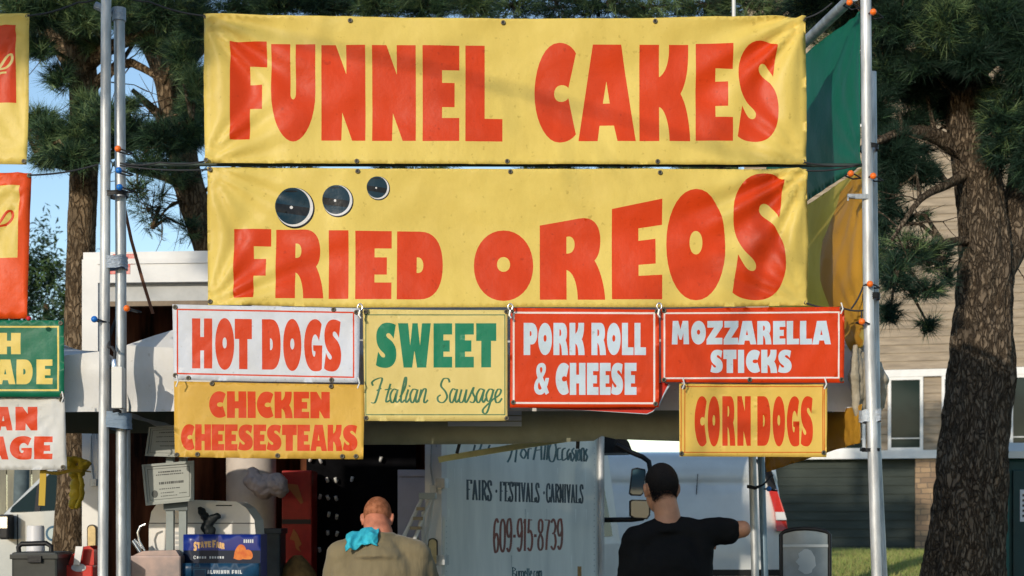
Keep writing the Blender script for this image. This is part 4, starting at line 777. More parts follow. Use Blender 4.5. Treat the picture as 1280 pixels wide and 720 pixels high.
# ------------------------------------------------------------------ pickup at the far left
PD = 16.5; pg_ = gz(PD); pk = thing('pickup_truck', 'silver pickup with round blue door badge parked behind the left signs', 'truck', (W(30, 0, PD).x, PD + .9, pg_))
SILV = mat('pickup_silver', (.33, .35, .35), .34, .35, coat=.4, var=.04)
def pz(y): return CAMZ + (HY - y) * PD / FPX
def pX(x): return W(x, 0, PD).x
prof = [(-150, 770), (-158, 700), (-150, 662), (-120, 655), (0, 646), (18, 641), (75, 638), (210, 640), (212, 650), (420, 650), (424, 760), (330, 770), (318, 730), (290, 715), (255, 715), (228, 732), (218, 770), (18, 770), (8, 730), (-14, 702), (-48, 698), (-80, 712), (-96, 745), (-100, 770)]
m = MB(); m.prism([(pX(x), pz(y)) for x, y in prof], PD, PD + 1.85, 0); m.build('body', SILV, pk)
roofp = [(0, 646), (52, 588), (62, 580), (180, 578), (206, 590), (214, 640)]
m = MB(); a = [(pX(x), pz(y)) for x, y in roofp]
k = len(a); f = [(x, PD + .04 + .16 * max(0, (z - pz(642)) / .5), z) for x, z in a]; g = [(x, PD + 1.81 - .16 * max(0, (z - pz(642)) / .5), z) for x, z in a]
m.add(f + g, [tuple(range(k)), tuple(range(2 * k - 1, k - 1, -1))] + [(i, k + i, k + (i + 1) % k, (i + 1) % k) for i in range(k)]); cabp = m.build('cab', SILV, pk)
def psid(name, pts, mt, parent, out=.012):
    m = MB(); P = []
    for x, y in pts:
        z = pz(y); P.append((pX(x), PD + .04 + .16 * max(0, (z - pz(642)) / .5) - out, z))
    b = [(p[0], p[1] + out + .004, p[2]) for p in P]; k = len(P); m.add(P + b, [tuple(range(k)), tuple(range(2 * k - 1, k - 1, -1))] + [(i, k + i, k + (i + 1) % k, (i + 1) % k) for i in range(k)]); return m.build(name, mt, parent)
m = MB(); P = [Vector((pX(4), PD + .10, pz(643))), Vector((pX(4), PD + 1.75, pz(643))), Vector((pX(50), PD + 1.58, pz(592))), Vector((pX(50), PD + .27, pz(592)))]; m.add([p + Vector((-.02, 0, .012)) for p in P] + P, [(0, 1, 2, 3), (7, 6, 5, 4)] + [(i, 4 + i, 4 + (i + 1) % 4, (i + 1) % 4) for i in range(4)]); m.build('windscreen', GLASS, cabp)
psid('front_window', [(11, 640), (13, 634), (52, 596), (60, 588), (100, 586), (100, 639)], GLASS, cabp)
psid('rear_window', [(106, 639), (106, 586), (176, 585), (198, 596), (204, 638)], GLASS, cabp)
psid('pillar_trim', [(42, 640), (42, 606), (49, 600), (49, 640)], BLACKP, cabp, .02)
m = MB()
for x in (22, 101, 205): m.box(pX(x) - .006, pX(x) + .006, PD - .004, PD + .01, pz(745), pz(643))
m.build('door_gap', BLACKP, pk)
mm = MB(); a, b = pX(7), pX(19); mm.box(a, b, PD - .22, PD - .02, pz(674), pz(643), c=.02); mo = mm.build('side_mirror', BLACKP, pk)
mm = MB(); mm.box(a + .012, b - .012, PD - .226, PD - .2205, pz(660), pz(646)); mm.build('mirror_face', CHROME, mo)
def roundel(name, rpx, y0, mt, par):
    m = MB(); c = (pX(67), pz(667)); m.prism([(c[0] + rpx * PD / FPX * math.cos(i * math.pi / 12), c[1] + rpx * PD / FPX * math.sin(i * math.pi / 12)) for i in range(24)], PD - y0, PD - y0 + .003); return m.build(name, mt, par)
bd = roundel('door_badge', 10, .0035, mat('badge_blue', (.02, .09, .16), .4), pk); roundel('badge_ring', 7, .007, mat('badge_ring_pale', (.45, .52, .5), .4), bd); 
m = MB(); m.box(pX(78), pX(92), PD - .03, PD - .004, pz(668), pz(662)); m.build('door_handle', CHROME, pk)
for x in (-48, 272):
    m = MB(); c = pX(x); zz = pg_ + .4; m.tube([(c, PD - .01, zz), (c, PD + .24, zz)], .39, 30); wq = m.build('wheel', RUBBER, pk); m = MB(); m.tube([(c, PD - .03, zz), (c, PD - .012, zz)], .24, 20); m.build('rim', ALU, wq)
# board fence and post behind the pickup
fc = thing('board_fence', 'weathered grey board fence behind the silver pickup', 'fence', (W(20, 0, 27).x, 27, .7)); m = MB()
for i in range(26):
    x = -16.5 + i * .42; m.box(x, x + .40, 27, 27.03, .7, 2.55 + .02 * random.random())
m.build('boards', mat('fence_grey', (.16, .15, .12), .9, c2=(.30, .28, .2), vs=4, stretch=(1, 1, .2)), fc)
m = MB()
for z in (1.0, 2.2): m.box(-16.5, -5.6, 27.032, 27.08, z, z + .09)
m.build('fence_rail', mat('fence_rail', (.14, .13, .1), .9), fc)
m = MB(); a = W(26, 0, 24); bark_tube(m, [(a.x, 24, .5), (a.x, 24, 1.6), (a.x + .03, 24, 2.6), (a.x + .05, 24, 4.2)], [.14, .12, .11, .10], 14, .06, 5, per=.15)
tag(m.build('utility_pole', mat('pole_grey', (.10, .13, .14), .9, var=.2)), 'weathered dark wooden pole standing behind the pickup', 'pole')

# ------------------------------------------------------------------ portable toilet at the right edge
pt = thing('portable_toilet', 'dark green portable toilet with pale roof at the right edge', 'portable toilet', (W(1300, 0, 14).x, 14.55, gz(14)))
PGR = mat('toilet_green', (.008, .045, .042), .45, var=.15, bump=.05, bs=20); g0 = gz(14)
x0, x1 = W(1253, 0, 14).x, W(1253, 0, 14).x + 1.12; zt = W(0, 573, 14).z
m = MB(); m.box(x0, x1, 14.02, 15.1, g0 + .08, zt, c=.03); body = m.build('cabin', PGR, pt)
m = MB(); m.box(x0 + .09, x1 - .09, 13.985, 14.018, g0 + .2, zt - .1, c=.01)
m.build('door', mat('toilet_door', (.006, .035, .036), .4, var=.15), pt)
m = MB()
for xx in (x0 - .01, x1 - .05): m.box(xx, xx + .07, 13.99, 14.08, g0 + .08, zt - .005, c=.012)
m.build('corner_rib', mat('toilet_rib', (.012, .085, .072), .4, var=.1), pt)
m = MB(); zr = W(0, 555, 14).z; m.add([(x0 - .05, 13.94, zt), (x1 + .05, 13.94, zt), (x1 + .05, 15.18, zt), (x0 - .05, 15.18, zt), (x0 - .05, 13.94, zt + .06), (x1 + .05, 13.94, zt + .06), (x1 + .05, 15.18, zt + .06), (x0 - .05, 15.18, zt + .06), (x0 + .12, 14.2, zr + .02), (x1 - .12, 14.2, zr + .02), (x1 - .12, 14.9, zr + .02), (x0 + .12, 14.9, zr + .02)], [(3, 2, 1, 0)] + [(b + i, b + (i + 1) % 4, b + 4 + (i + 1) % 4, b + 4 + i) for b in (0, 4) for i in range(4)] + [(8, 9, 10, 11)])
m.build('roof', mat('toilet_roof', (.66, .66, .60), .6), pt)
m = MB(); a = W(1275, 612, 13.98); m.box(a.x, a.x + .16, 13.978, 13.984, a.z - .28, a.z); nt_ = m.build('notice', mat('notice_white', (.6, .62, .64), .5), pt)
m = MB()
for k in range(5): m.box(a.x + .02, a.x + .13 - .02 * (k % 2), 13.9765, 13.9778, a.z - .06 - .045 * k, a.z - .04 - .045 * k)
m.build('notice_print', BLACKP, nt_)
m = MB(); m.box(x0 - .05, x1 + .05, 13.95, 15.2, g0 - .05, g0 + .078, c=.01); m.build('skid', BLACKP, pt)
# ------------------------------------------------------------------ frame of the stand
SD = 8.0
def pole(name, label, pts, D, r, group='metal poles of the stand', m=STEEL, n=16):
    q = MB(); P = [W(x, y, D) for x, y in pts]; a, b = P[-2], P[-1]; k = (.0 - a.z) / (b.z - a.z); P[-1] = a + (b - a) * k     # down to the ground
    q.tube(P, r, n, cap=True)
    return tag(q.build(name, m, None, (P[-1].x, P[-1].y, 0)), label, 'pole', group)
pole('tent_pole', 'left pole of the twin poles between the two stands', [(133, -90), (131.5, 300), (128.5, 720)], SD, .0255, m=ALU)
p_ = pole('tent_pole', 'right grey pole of the twin poles bound with tape', [(149, 12), (151, 300), (152, 720)], SD + .06, .0275)
q = MB(); a = W(149, 14, SD + .06); q.tube([a + Vector((0, 0, -.05)), a + Vector((0, 0, .015))], .034, 16); q.tube([a + Vector((-.035, 0, -.01)), a + Vector((-.12, 0, .03))], .02, 10); q.build('collar', TAPE, p_)
pole('tent_pole', 'short lower pole behind the twin poles under the tape', [(158, 528), (158.5, 720)], SD + .13, .02)
pole('tent_pole', 'front pole right of the banners leaning a little outwards', [(1081.5, -90), (1083, 100), (1086, 400), (1096, 720)], SD, .027, m=ALU)
pole('tent_pole', 'second pole just behind the front right pole', [(1090, 90), (1092, 300), (1096, 560), (1104, 720)], SD + .08, .022)
pole('tent_pole', 'front leg of the rear pair beside the black shirt person', [(940, 560), (944, 720)], 9.9, .024)
pole('tent_pole', 'bluish back leg of the rear pair under the corn dogs sign', [(951, 560), (956, 720)], 10.0, .022, m=mat('pole_blue', (.20, .28, .34), .45, .4))
q = MB(); q.tube([W(917, -60, 8.2), W(918, 206, 8.2)], .010, 10); tag(q.build('flag_pole', WPAINT), 'thin white pole rising above the funnel cakes banner', 'pole')
def rail_tube(name, label, a, b, r, m=STEEL):
    q = MB(); q.tube([a, b], r, 12); return tag(q.build(name, m), label, 'rail', 'rails of the stand frame')
rail_tube('frame_rail', 'sloping grey rail above the green side tarp', W(1068, -6, SD + .02), W(1003, 56, SD + .95), .03)
rail_tube('frame_rail', 'level rail behind the gap between the big banners', W(140, 205.5, SD + .1), W(1084, 206.5, SD + .1), .010, m=mat('rail_dark', (.05, .07, .06), .5, .3))
rail_tube('frame_rail', 'hidden level rail behind the upper row of small signs', W(226, 392, SD + .1), W(1050, 392, SD + .1), .016)

# ------------------------------------------------------------------ canopies
def canopy(name, label, x0, x1, y0, y1, ze, zv, zp, lfold=0.0, seed=0, inner=True):
    t = thing(name, label, 'canopy', ((x0 + x1) / 2, (y0 + y1) / 2, zv - .1), 'white pop-up canopies'); c = Vector(((x0 + x1) / 2, (y0 + y1) / 2, zp)); m = MB()
    cs = [(x0, y0), (x1, y0), (x1, y1), (x0, y1)]
    def sag(s): return lambda u, v: Vector((0, 0, -.07 * math.sin(math.pi * u) * v - .05 * math.sin(math.pi * v) + .025 * noise.noise((u * 6 + s, v * 4, seed)))) 
    for i in range(4):
        a, b = cs[i], cs[(i + 1) % 4]; pa, pb = Vector((*a, ze)), Vector((*b, ze))
        m.sheet(c + (pa - c) * .02, c + (pb - c) * .02, pb, pa, 24, 14, sag(i))
    m.build('roof', CANV, t)
    for i in range(4):
        a, b = Vector((*cs[i], ze)), Vector((*cs[(i + 1) % 4], ze)); d = (b - a).normalized(); out = Vector((d.y, -d.x, 0)); h = ze - zv; L = (b - a).length; m = MB()
        def vf(u, v, out=out, i=i, L=L):
            x = u * L; e = math.exp(-x / .28) + math.exp(-(L - x) / .28); s = min(u, 1 - u) * L
            f = .030 * e * math.sin(6 * x + 5 * v * (1 if u < .5 else -1) + i) * (.3 + v) + .02 * noise.noise((x * 3, v * 2, i + seed)) * v
            return out * (f + .012 * v) + Vector((0, 0, -.05 * math.sin(math.pi * u) * (1 - v) + .012 * noise.noise((x * 2, 0, seed))))
        m.sheet(a, b, b - Vector((0, 0, h)), a - Vector((0, 0, h)), int(L / .035), 12, vf)
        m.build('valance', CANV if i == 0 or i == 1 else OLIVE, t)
        fr = MB(); fr.tube([a + Vector((0, .03, -.06)), b + Vector((0, .03, -.06))], .014, 8); fr.build('eave_bar', STEEL, t)
    return t
ca = canopy('pop_up_canopy', 'white canopy of the middle stand behind the small menu signs', W(156, 0, 8.25).x, W(1081, 0, 8.25).x, 8.25, 10.3, CAMZ + (HY - 432) * 8.25 / FPX, CAMZ + (HY - 514) * 8.25 / FPX, 3.3, seed=2)
canopy('pop_up_canopy', 'white canopy of the neighbouring left stand behind the green sign', W(-250, 0, 8.14).x, W(129, 0, 8.14).x, 8.14, 10.3, CAMZ + (HY - 438) * 8.1 / FPX, CAMZ + (HY - 514) * 8.1 / FPX, 2.62, seed=5)
# wide grey-green apron hung under the signs
ap = Plane(455, 8.6); 
o = sign_mesh('awning_apron', ap, [(452, 490), (700, 500), (1040, 505), (1040, 549), (860, 552), (770, 549), (752, 545), (742, 551), (640, 555), (452, 556)], [mat('apron_olive', (.36, .37, .27), .7, c2=(.27, .28, .20), vs=4, bump=.15, bs=30)], [], .05, lambda u, z: .02 * noise.noise((u * 3, z * 4, 2)) + .008 * noise.noise((u * 12, z * 5, 2)))
tag(o, 'olive grey fabric apron hanging below the green and red menu signs', 'awning')
q = MB(); a, b = W(640, 513, 8.6), W(652, 533, 8.6)
for k in range(3): q.box(W(560, 0, 8.6).x, b.x, 8.58, 8.62, b.z + .03 * k, b.z + .03 * k + .024)
tag(q.build('light_fixture', mat('fixture_white', (.62, .66, .72), .4)), 'white slatted fixture peeking out below the sweet sausage sign', 'light fixture')
q = MB(); q.tube([W(579, 526, 8.66), W(577, 545, 8.66), W(571, 567, 8.66)], .009, 6); tag(q.build('dark_strap', CORD), 'dark strap dangling over the awning below the sausage sign', 'strap')
q = MB(); q.tube([W(723, 510, 8.66), W(723, 540, 8.66), W(722, 561, 8.66)], .010, 6); tag(q.build('dark_strap', CORD), 'dark strap dangling in front of the lettered truck side', 'strap')
YST = mat('strap_yellow', (.82, .78, .36), .55, var=.08, vs=20)
def strap(name, label, pts, D, w, m, cat='strap', tw=0):
    q = MB(); P = [W(x, y, D + dd) for x, y, dd in pts]; h = w / 2 * D / FPX; vs = []
    for i, p in enumerate(P):
        d = P[min(i + 1, len(P) - 1)] - P[max(i - 1, 0)]; d.normalize(); nn = Vector((-d.z, 0, d.x)) * h; vs += [p + nn, p - nn, p - nn + Vector((0, .006, 0)), p + nn + Vector((0, .006, 0))]
    k = len(P); q.add(vs, [(i * 4 + j, i * 4 + (j + 1) % 4, i * 4 + 4 + (j + 1) % 4, i * 4 + 4 + j) for i in range(k - 1) for j in range(4)] + [(3, 2, 1, 0), ((k - 1) * 4, (k - 1) * 4 + 1, (k - 1) * 4 + 2, (k - 1) * 4 + 3)])
    return tag(q.build(name, m), label, cat)
strap('yellow_strap', 'pale yellow strap slanting across the top of the lettered truck side', [(548, 575, 0), (556, 573, 0), (660, 556, 0), (720, 547, 0), (771, 538, 0)], 9.3, 7.5, YST)
strap('brown_strap', 'brown strap slanting down behind the right twin pole', [(156, 262, 0), (164, 300, .1), (178, 350, .2), (191, 392, .3)], 9.0, 4.5, mat('strap_brown', (.16, .075, .045), .7, var=.2, vs=20))
strap('yellow_strap', 'ochre strap hanging below the white sausage sign at left', [(54, 586, 0), (53, 610, 0), (52, 632, 0)], 8.1, 8, mat('strap_ochre', (.45, .30, .03), .6))

# ------------------------------------------------------------------ banners and signs
EYE = None
def eyelets(parent, plane, pts, r=.013, out=.012):
    global EYE
    for x, y in pts:
        c = plane.p(*plane.uv(x, y), out)
        if EYE is None:
            q = MB(); n = 16; k = 8
            vs = []; fs = []
            for i in range(n):
                a = 2 * math.pi * i / n
                for j in range(k):
                    b = 2 * math.pi * j / k; rr = .0088 + .0034 * math.cos(b); vs.append((rr * math.cos(a), 0.0034 * math.sin(b), rr * math.sin(a)))
            fs = [(i * k + j, ((i + 1) % n) * k + j, ((i + 1) % n) * k + (j + 1) % k, i * k + (j + 1) % k) for i in range(n) for j in range(k)]; q.add(vs, fs, 0, True)
            q.add([(.0065 * math.cos(2 * math.pi * i / 12), -.0006, .0065 * math.sin(2 * math.pi * i / 12)) for i in range(12)], [tuple(range(12))], 1)
            o = q.build('eyelet', [BRASS, BLACKP], parent, (0, 0, 0), fix=False); EYE = o
        else:
            o = EYE.copy(); col.objects.link(o); o.parent = parent
        o.location = c - wl(parent); WL[o.name] = c
def sign(name, label, D, outline, mats, shapes, eyes, step=.03, fold=None, group='printed food signs hung on the stand', cat='sign', plane=None, thick=.0025, eo=.012):
    pl_ = plane or Plane(600, D); f = folds(pl_, outline, **(fold or {}))
    o = sign_mesh(name, pl_, outline, mats, shapes, step, f, None, thick=thick); tag(o, label, cat, group)
    for x, y in eyes:
        u, z = pl_.uv(x, y); eyelets(o, pl_, [(x, y)], out=f(u, z) + .004)
    return o
PLD = 8.0
# 1 FUNNEL CAKES
L = lambda ch, x0, x1, y0, y1, a=None, b=None: (1, letter(ch, x0, x1, y0, y1, a, b), 0)
sh = [L('F', 287.3, 333.1, 51.3, 174.2), L('U', 338.6, 393.8, 54.4, 176.8), L('N', 401.3, 456.3, 55.6, 175.1), L('N', 464.8, 519.5, 56, 175.4), L('E', 528, 574, 56, 175.7), L('L', 581.6, 628, 55.6, 176),
      L('C', 668.2, 720.1, 52.5, 177.3), L('A', 723.2, 795, 55, 175.7), L('K', 799.6, 863.2, 55, 175.7), L('E', 870, 916.6, 54, 175.2), L('S', 922.5, 973, 51, 177.3)]
sign('funnel_cakes_banner', 'wide yellow banner reading FUNNEL CAKES at the top of the stand', PLD, [(254.5, 17.5), (400, 20.5), (560, 22.5), (760, 23), (900, 21.5), (1007.5, 20), (1008.5, 110), (1008, 205.5), (860, 205.5), (640, 205), (450, 204.5), (256, 203.5), (254, 100)], [YEL, RED], sh,
     [(257, 20.5), (438, 26.5), (629, 27.5), (819, 26.5), (1005, 23), (258, 200.5), (446, 201.5), (634, 201.5), (822, 202), (1004.5, 202)], .022, dict(corners=(1.0, 1.5, .5, .7), amp=.021, billow=.03, seed=1, reach=.42, k=15), 'large yellow food banners', 'banner')
# 2 FRIED OREOS
sh = [L('F', 292, 338.4, 285.6, 372.1), L('R', 344.5, 403.9, 286.3, 373), L('I', 410.6, 435.3, 287.4, 373.5), L('E', 443.8, 489.2, 287.8, 373.8), L('D', 495.9, 553.2, 288, 374.2),
      L('O', 592.2, 666.6, 286.8, 376.1), L('R', 674.8, 756.5, 280.5, 374.6, 266.5, 374.6), L('E', 765, 828, 261, 374, 248, 373.8), L('O', 833.2, 907.3, 236, 375.2), L('S', 915.5, 982, 217.4, 375.2)]
for cx, cy, rx in ((368.0, 259.5, 24.2), (422, 251, 19.3), (472.5, 234.8, 14.3)):
    k = rx / 24.2; sh += [disc(2, cx + .8 * k, cy + .4 * k, rx, rx * 1.04, 48), disc(3, cx - .4 * k, cy - .8 * k, rx * .965, rx * .985, 48), disc(4, cx - 2.6 * k, cy - 2.2 * k, rx * .90, rx * .935, 48)]
    ang = [R(160 + 5 * i) for i in range(7)] + [R(5 + 5 * i) for i in range(7)]; sh.append((2, [[(cx - 2.6 * k + rx * .86 * math.cos(t), cy - 2.2 * k + rx * .89 * math.sin(t)) for t in ang]], 0))
    sh.append(disc(2, cx - 4.2 * k, cy - 20.5 * k, rx * .34, rx * .05, 16)); sh.append(disc(3, cx - 4.2 * k, cy - .7 * k, 2.0 * k, 2.0 * k, 12))
COOK = cloth_mat('cookie_print', (.010, .012, .016), .3); COOKW = cloth_mat('cookie_white', (.74, .74, .76)); COOKN = cloth_mat('cookie_navy', (.010, .038, .065), .3)
sign('fried_cookies_banner', 'yellow banner with three dark round cookies above the word FRIED', PLD, [(259, 209), (450, 210.5), (640, 211), (820, 211), (1009, 211), (1011, 300), (1009.5, 382), (820, 384), (640, 384), (450, 384.5), (260, 381), (258.5, 300)], [YEL, RED, COOK, COOKW, COOKN], sh,
     [(262.5, 212), (447, 214), (638, 214.5), (825, 216), (1006.5, 213.5), (262.5, 377), (1008, 378)], .022, dict(corners=(.6, 1.5, .6, .8), amp=.021, billow=.028, seed=6, reach=.42, k=15), 'large yellow food banners', 'banner')
# row of small signs
x = [(239.9, 265.2, 'H'), (268.9, 292.6, 'O'), (293.4, 314.8, 'T'), (327.3, 350.7, 'D'), (353.8, 376.6, 'O'), (380, 402.8, 'G'), (405, 426.4, 'S')]
sh = [rect_line(1, 220.8, 385.8, 443, 467.8, 1.9, 389.8, 472.6)]
for a, b, c in x: t0 = 397.8 + (a - 240) / 186 * 2.4; t1 = 460.4 + (a - 240) / 186 * 3; e = .8 if c in 'OGS' else 0; sh.append(L(c, a, b, t0 - e, t1 + e * 1.6, t0 - e + .3, t1 + e * 1.6 + .3))
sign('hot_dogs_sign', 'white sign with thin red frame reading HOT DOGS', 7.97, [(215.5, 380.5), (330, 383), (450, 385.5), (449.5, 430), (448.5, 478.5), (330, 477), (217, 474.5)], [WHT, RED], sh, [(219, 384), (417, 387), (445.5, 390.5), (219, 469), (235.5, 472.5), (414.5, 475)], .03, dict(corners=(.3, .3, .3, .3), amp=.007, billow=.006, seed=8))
sh = word(1, 'CHICKEN', 261.3, 412.2, 488.9, 522.2, 489.9, 523, gap=.07) + word(1, 'CHEESESTEAKS', 226.2, 446.9, 530.2, 562.8, 531, 564, gap=.04)
sign('cheesesteaks_sign', 'deep yellow sign reading CHICKEN CHEESESTEAKS under the hot dogs sign', 7.99, [(217.5, 476.5), (330, 479), (455, 481), (455, 530), (454, 574), (330, 573), (218.5, 571), (217.8, 520)], [DEEP, RED], sh, [(221, 568.5), (247, 568), (347, 569.5), (428, 570.5), (445, 570.5), (265, 479.5), (414, 483)], .03, dict(corners=(.4, .3, .3, .3), amp=.006, billow=.006, seed=12))
zz = lambda pts: [(450 + a / 4.8, 380 + b / 4.8) for a, b in pts]
sh = [(1, letter('S', 469.8, 495.4, 403.3, 459.8), 0), (1, letter('W', 497.5, 538.5, 404, 459.4), 0), (1, letter('E', 541.9, 565.2, 404, 459.4), 0), (1, letter('E', 568.8, 592.3, 404, 459.4), 0), (1, letter('T', 595.2, 620.4, 404, 459.2), 0), rect_line(2, 456.7, 393, 631.7, 519, 1.2)]
ital = [[(78, 490), (72, 470), (95, 452), (132, 446), (118, 500), (102, 560), (88, 592), (66, 592)], [(100, 520), (128, 505)], [(183, 478), (160, 560), (158, 588), (178, 578)], [(148, 515), (190, 508)],
        [(222, 515), (200, 512), (182, 545), (186, 585), (202, 585), (226, 512)], [(226, 512), (214, 570), (222, 590), (240, 570)], [(240, 560), (270, 500), (278, 448), (268, 450), (246, 560), (250, 590), (268, 575)], [(290, 512), (274, 570), (280, 590), (300, 565)], [(299, 488), (296, 496)],
        [(340, 515), (318, 512), (302, 545), (306, 585), (322, 585), (346, 512)], [(346, 512), (334, 570), (342, 590), (358, 560)], [(368, 512), (350, 590)], [(354, 570), (378, 515), (396, 515), (384, 580), (392, 592), (408, 575)],
        [(538, 470), (528, 448), (500, 450), (486, 490), (512, 525), (522, 560), (500, 590), (472, 585), (466, 560), (484, 545)], [(574, 515), (556, 510), (540, 545), (542, 585), (558, 585), (584, 510)], [(584, 510), (572, 570), (580, 590), (594, 570)],
        [(610, 512), (596, 570), (602, 590), (620, 580), (640, 512)], [(640, 512), (630, 575), (638, 590), (655, 560)], [(655, 560), (682, 500), (676, 530), (690, 565), (680, 590), (658, 586)], [(740, 515), (720, 510), (700, 545), (702, 585), (718, 585), (746, 512)], [(746, 512), (734, 570), (742, 590), (756, 565)],
        [(798, 515), (776, 512), (758, 545), (764, 580), (782, 575), (802, 512)], [(802, 512), (782, 590), (762, 650), (742, 655), (740, 630), (790, 580), (812, 562)], [(810, 565), (836, 545), (846, 518), (828, 512), (812, 545), (816, 588), (836, 588), (852, 565)]]
for ln in ital: sh.append((2, [stroke(zz(ln), 1.2, 2.7)], 1))
sign('sweet_sausage_sign', 'cream sign with green print reading SWEET Italian Sausage', 7.985, [(453.5, 386.5), (540, 387.5), (634.5, 387.5), (634.5, 450), (634.5, 526), (540, 526.5), (456, 526), (454.5, 450)], [CREAM, GRN, DGRN], sh, [(457.5, 390), (633, 389.5), (457.5, 522.5), (633.5, 523)], .03, dict(corners=(.3, .3, .3, .3), amp=.005, billow=.005, seed=15, creases=(-.68, -.42, -.22)))
PK = [('P', 118, 200), ('O', 205, 288), ('R', 297, 384), ('K', 393, 484), ('R', 525, 612), ('O', 618, 700), ('L', 708, 777), ('L', 783, 852)]; CH = [('&', 178, 270), ('C', 310, 389), ('H', 395, 489), ('E', 498, 567), ('E', 575, 640), ('S', 643, 714), ('E', 724, 795)]
sh = [rect_line(2, 640.9, 389.6, 819, 504.8, 2.3, 390.4, 505.2)]
for c, a, b in PK: sh.append((1, letter(c, 630 + a / 4.8, 630 + b / 4.8, 375 + 137 / 4.8, 375 + 330 / 4.8), 0))
for c, a, b in CH: sh.append((1, letter(c, 630 + a / 4.8, 630 + b / 4.8, 375 + 377 / 4.8, 375 + 569 / 4.8), 0))
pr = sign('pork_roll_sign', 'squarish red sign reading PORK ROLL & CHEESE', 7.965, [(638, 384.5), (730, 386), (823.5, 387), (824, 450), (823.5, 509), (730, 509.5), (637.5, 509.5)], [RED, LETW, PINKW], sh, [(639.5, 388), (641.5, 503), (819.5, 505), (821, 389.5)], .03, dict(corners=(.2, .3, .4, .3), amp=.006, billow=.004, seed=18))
fl = Plane(730, 8.0); RED2 = cloth_mat('flap_red', (.60, .03, .015))
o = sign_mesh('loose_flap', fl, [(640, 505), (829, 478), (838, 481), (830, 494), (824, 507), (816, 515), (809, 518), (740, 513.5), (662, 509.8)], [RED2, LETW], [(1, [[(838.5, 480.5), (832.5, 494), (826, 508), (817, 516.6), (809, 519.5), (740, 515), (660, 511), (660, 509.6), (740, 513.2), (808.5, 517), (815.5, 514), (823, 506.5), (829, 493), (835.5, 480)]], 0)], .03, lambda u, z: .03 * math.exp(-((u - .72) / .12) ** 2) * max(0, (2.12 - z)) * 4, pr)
MZ = [('M', 87, 163), ('O', 172, 237), ('Z', 240, 311), ('Z', 315, 380), ('A', 378, 459), ('R', 463, 525), ('E', 532, 586), ('L', 592, 646), ('L', 650, 703), ('A', 704, 786)]; ST = [('S', 257, 311), ('T', 314, 371), ('I', 378, 405), ('C', 413, 475), ('K', 480, 550), ('S', 554, 613)]
sh = [rect_line(2, 829.5, 390.6, 1049.5, 473.8, 2.0, 389.2, 473)]
for c, a, b in MZ: sh.append((1, letter(c, 815 + a / 3.512, 815 + b / 3.512, 375 + 92 / 3.512, 375 + 195 / 3.512, 375 + 91 / 3.512, 375 + 194 / 3.512), 0))
for c, a, b in ST: sh.append((1, letter(c, 815 + a / 3.512, 815 + b / 3.512, 375 + 218 / 3.512, 375 + 320 / 3.512), 0))
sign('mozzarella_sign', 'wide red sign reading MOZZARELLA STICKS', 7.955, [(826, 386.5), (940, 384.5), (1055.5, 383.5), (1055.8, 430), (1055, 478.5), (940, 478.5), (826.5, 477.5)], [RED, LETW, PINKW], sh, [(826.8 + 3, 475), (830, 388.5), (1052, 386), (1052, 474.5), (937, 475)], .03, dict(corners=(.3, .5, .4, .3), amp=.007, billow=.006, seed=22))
CD = [('C', 187, 240), ('O', 245, 299), ('R', 309, 366), ('N', 375, 434), ('D', 463, 521), ('O', 530, 585), ('G', 593, 648), ('S', 653, 707)]
OLN = cloth_mat('frame_orange', (.62, .13, .01))
sh = [rect_line(2, 850.8, 482.6, 1031, 566, 1.2), rect(2, 855.5, 483.8, 856.7, 564.8), rect(2, 1028, 483.8, 1029.2, 564.8)]
for c, a, b in CD: sh.append((1, letter(c, 815 + a / 3.512, 815 + b / 3.512, 375 + 422 / 3.512, 375 + (640 if c not in 'OCGS' else 643) / 3.512), 0))
sign('corn_dogs_sign', 'yellow sign with orange pin lines reading CORN DOGS', 7.975, [(849, 479.5), (940, 480), (1034, 480.5), (1034, 530), (1033, 571.5), (940, 571), (849.5, 570.5)], [cloth_mat('corn_yellow', (.77, .53, .115)), RED, OLN], sh, [(854, 483.5), (1031.5, 482.5), (852, 567), (1029.5, 566)], .03, dict(corners=(.3, .3, .3, .3), amp=.005, billow=.005, seed=25, creases=(.98, 1.2, 1.42)))
# signs of the left-hand stand
LG = 'printed signs of the left stand'
sh = [rect(1, -140, 31, 19.5, 128)] + [(2, [stroke(p, 2.4, 3.6)], 1) for p in ([(-14, 92), (-2, 84), (8, 70), (14, 68), (15, 76), (8, 84), (-2, 86)], [(-12, 96), (0, 91), (8, 90.5)])]
sign('yellow_banner', 'yellow banner with a red panel and yellow script at top left', 8.03, [(-210, 16), (-80, 17.5), (37, 17), (36, 110), (33.5, 206), (-80, 204), (-210, 203)], [YEL, RED, CREAM], sh, [(34.5, 20), (30.5, 202)], .03, dict(corners=(0, 1.2, .8, 0), amp=.012, billow=.015, seed=31), LG, 'banner')
sh = [(1, [[(-140, 236), (24, 231), (22, 322), (-140, 324)]], 0)] + [(2, [stroke(p, 2.4, 3.6)], 1) for p in ([(-14, 288), (-2, 280), (8, 266), (14, 264), (15, 272), (8, 280), (-2, 283)], [(-10, 285), (0, 282.5), (8, 281)])]
sign('red_banner', 'red banner with a yellow panel below the top left banner', 8.03, [(-210, 213), (-80, 215), (38.5, 216), (36, 300), (33.5, 398), (-80, 399), (-210, 399)], [cloth_mat('banner_red', (.78, .085, .012)), YEL, RED], sh, [(36, 219)], .03, dict(corners=(0, 1.2, .5, 0), amp=.012, billow=.015, seed=35), LG, 'banner')
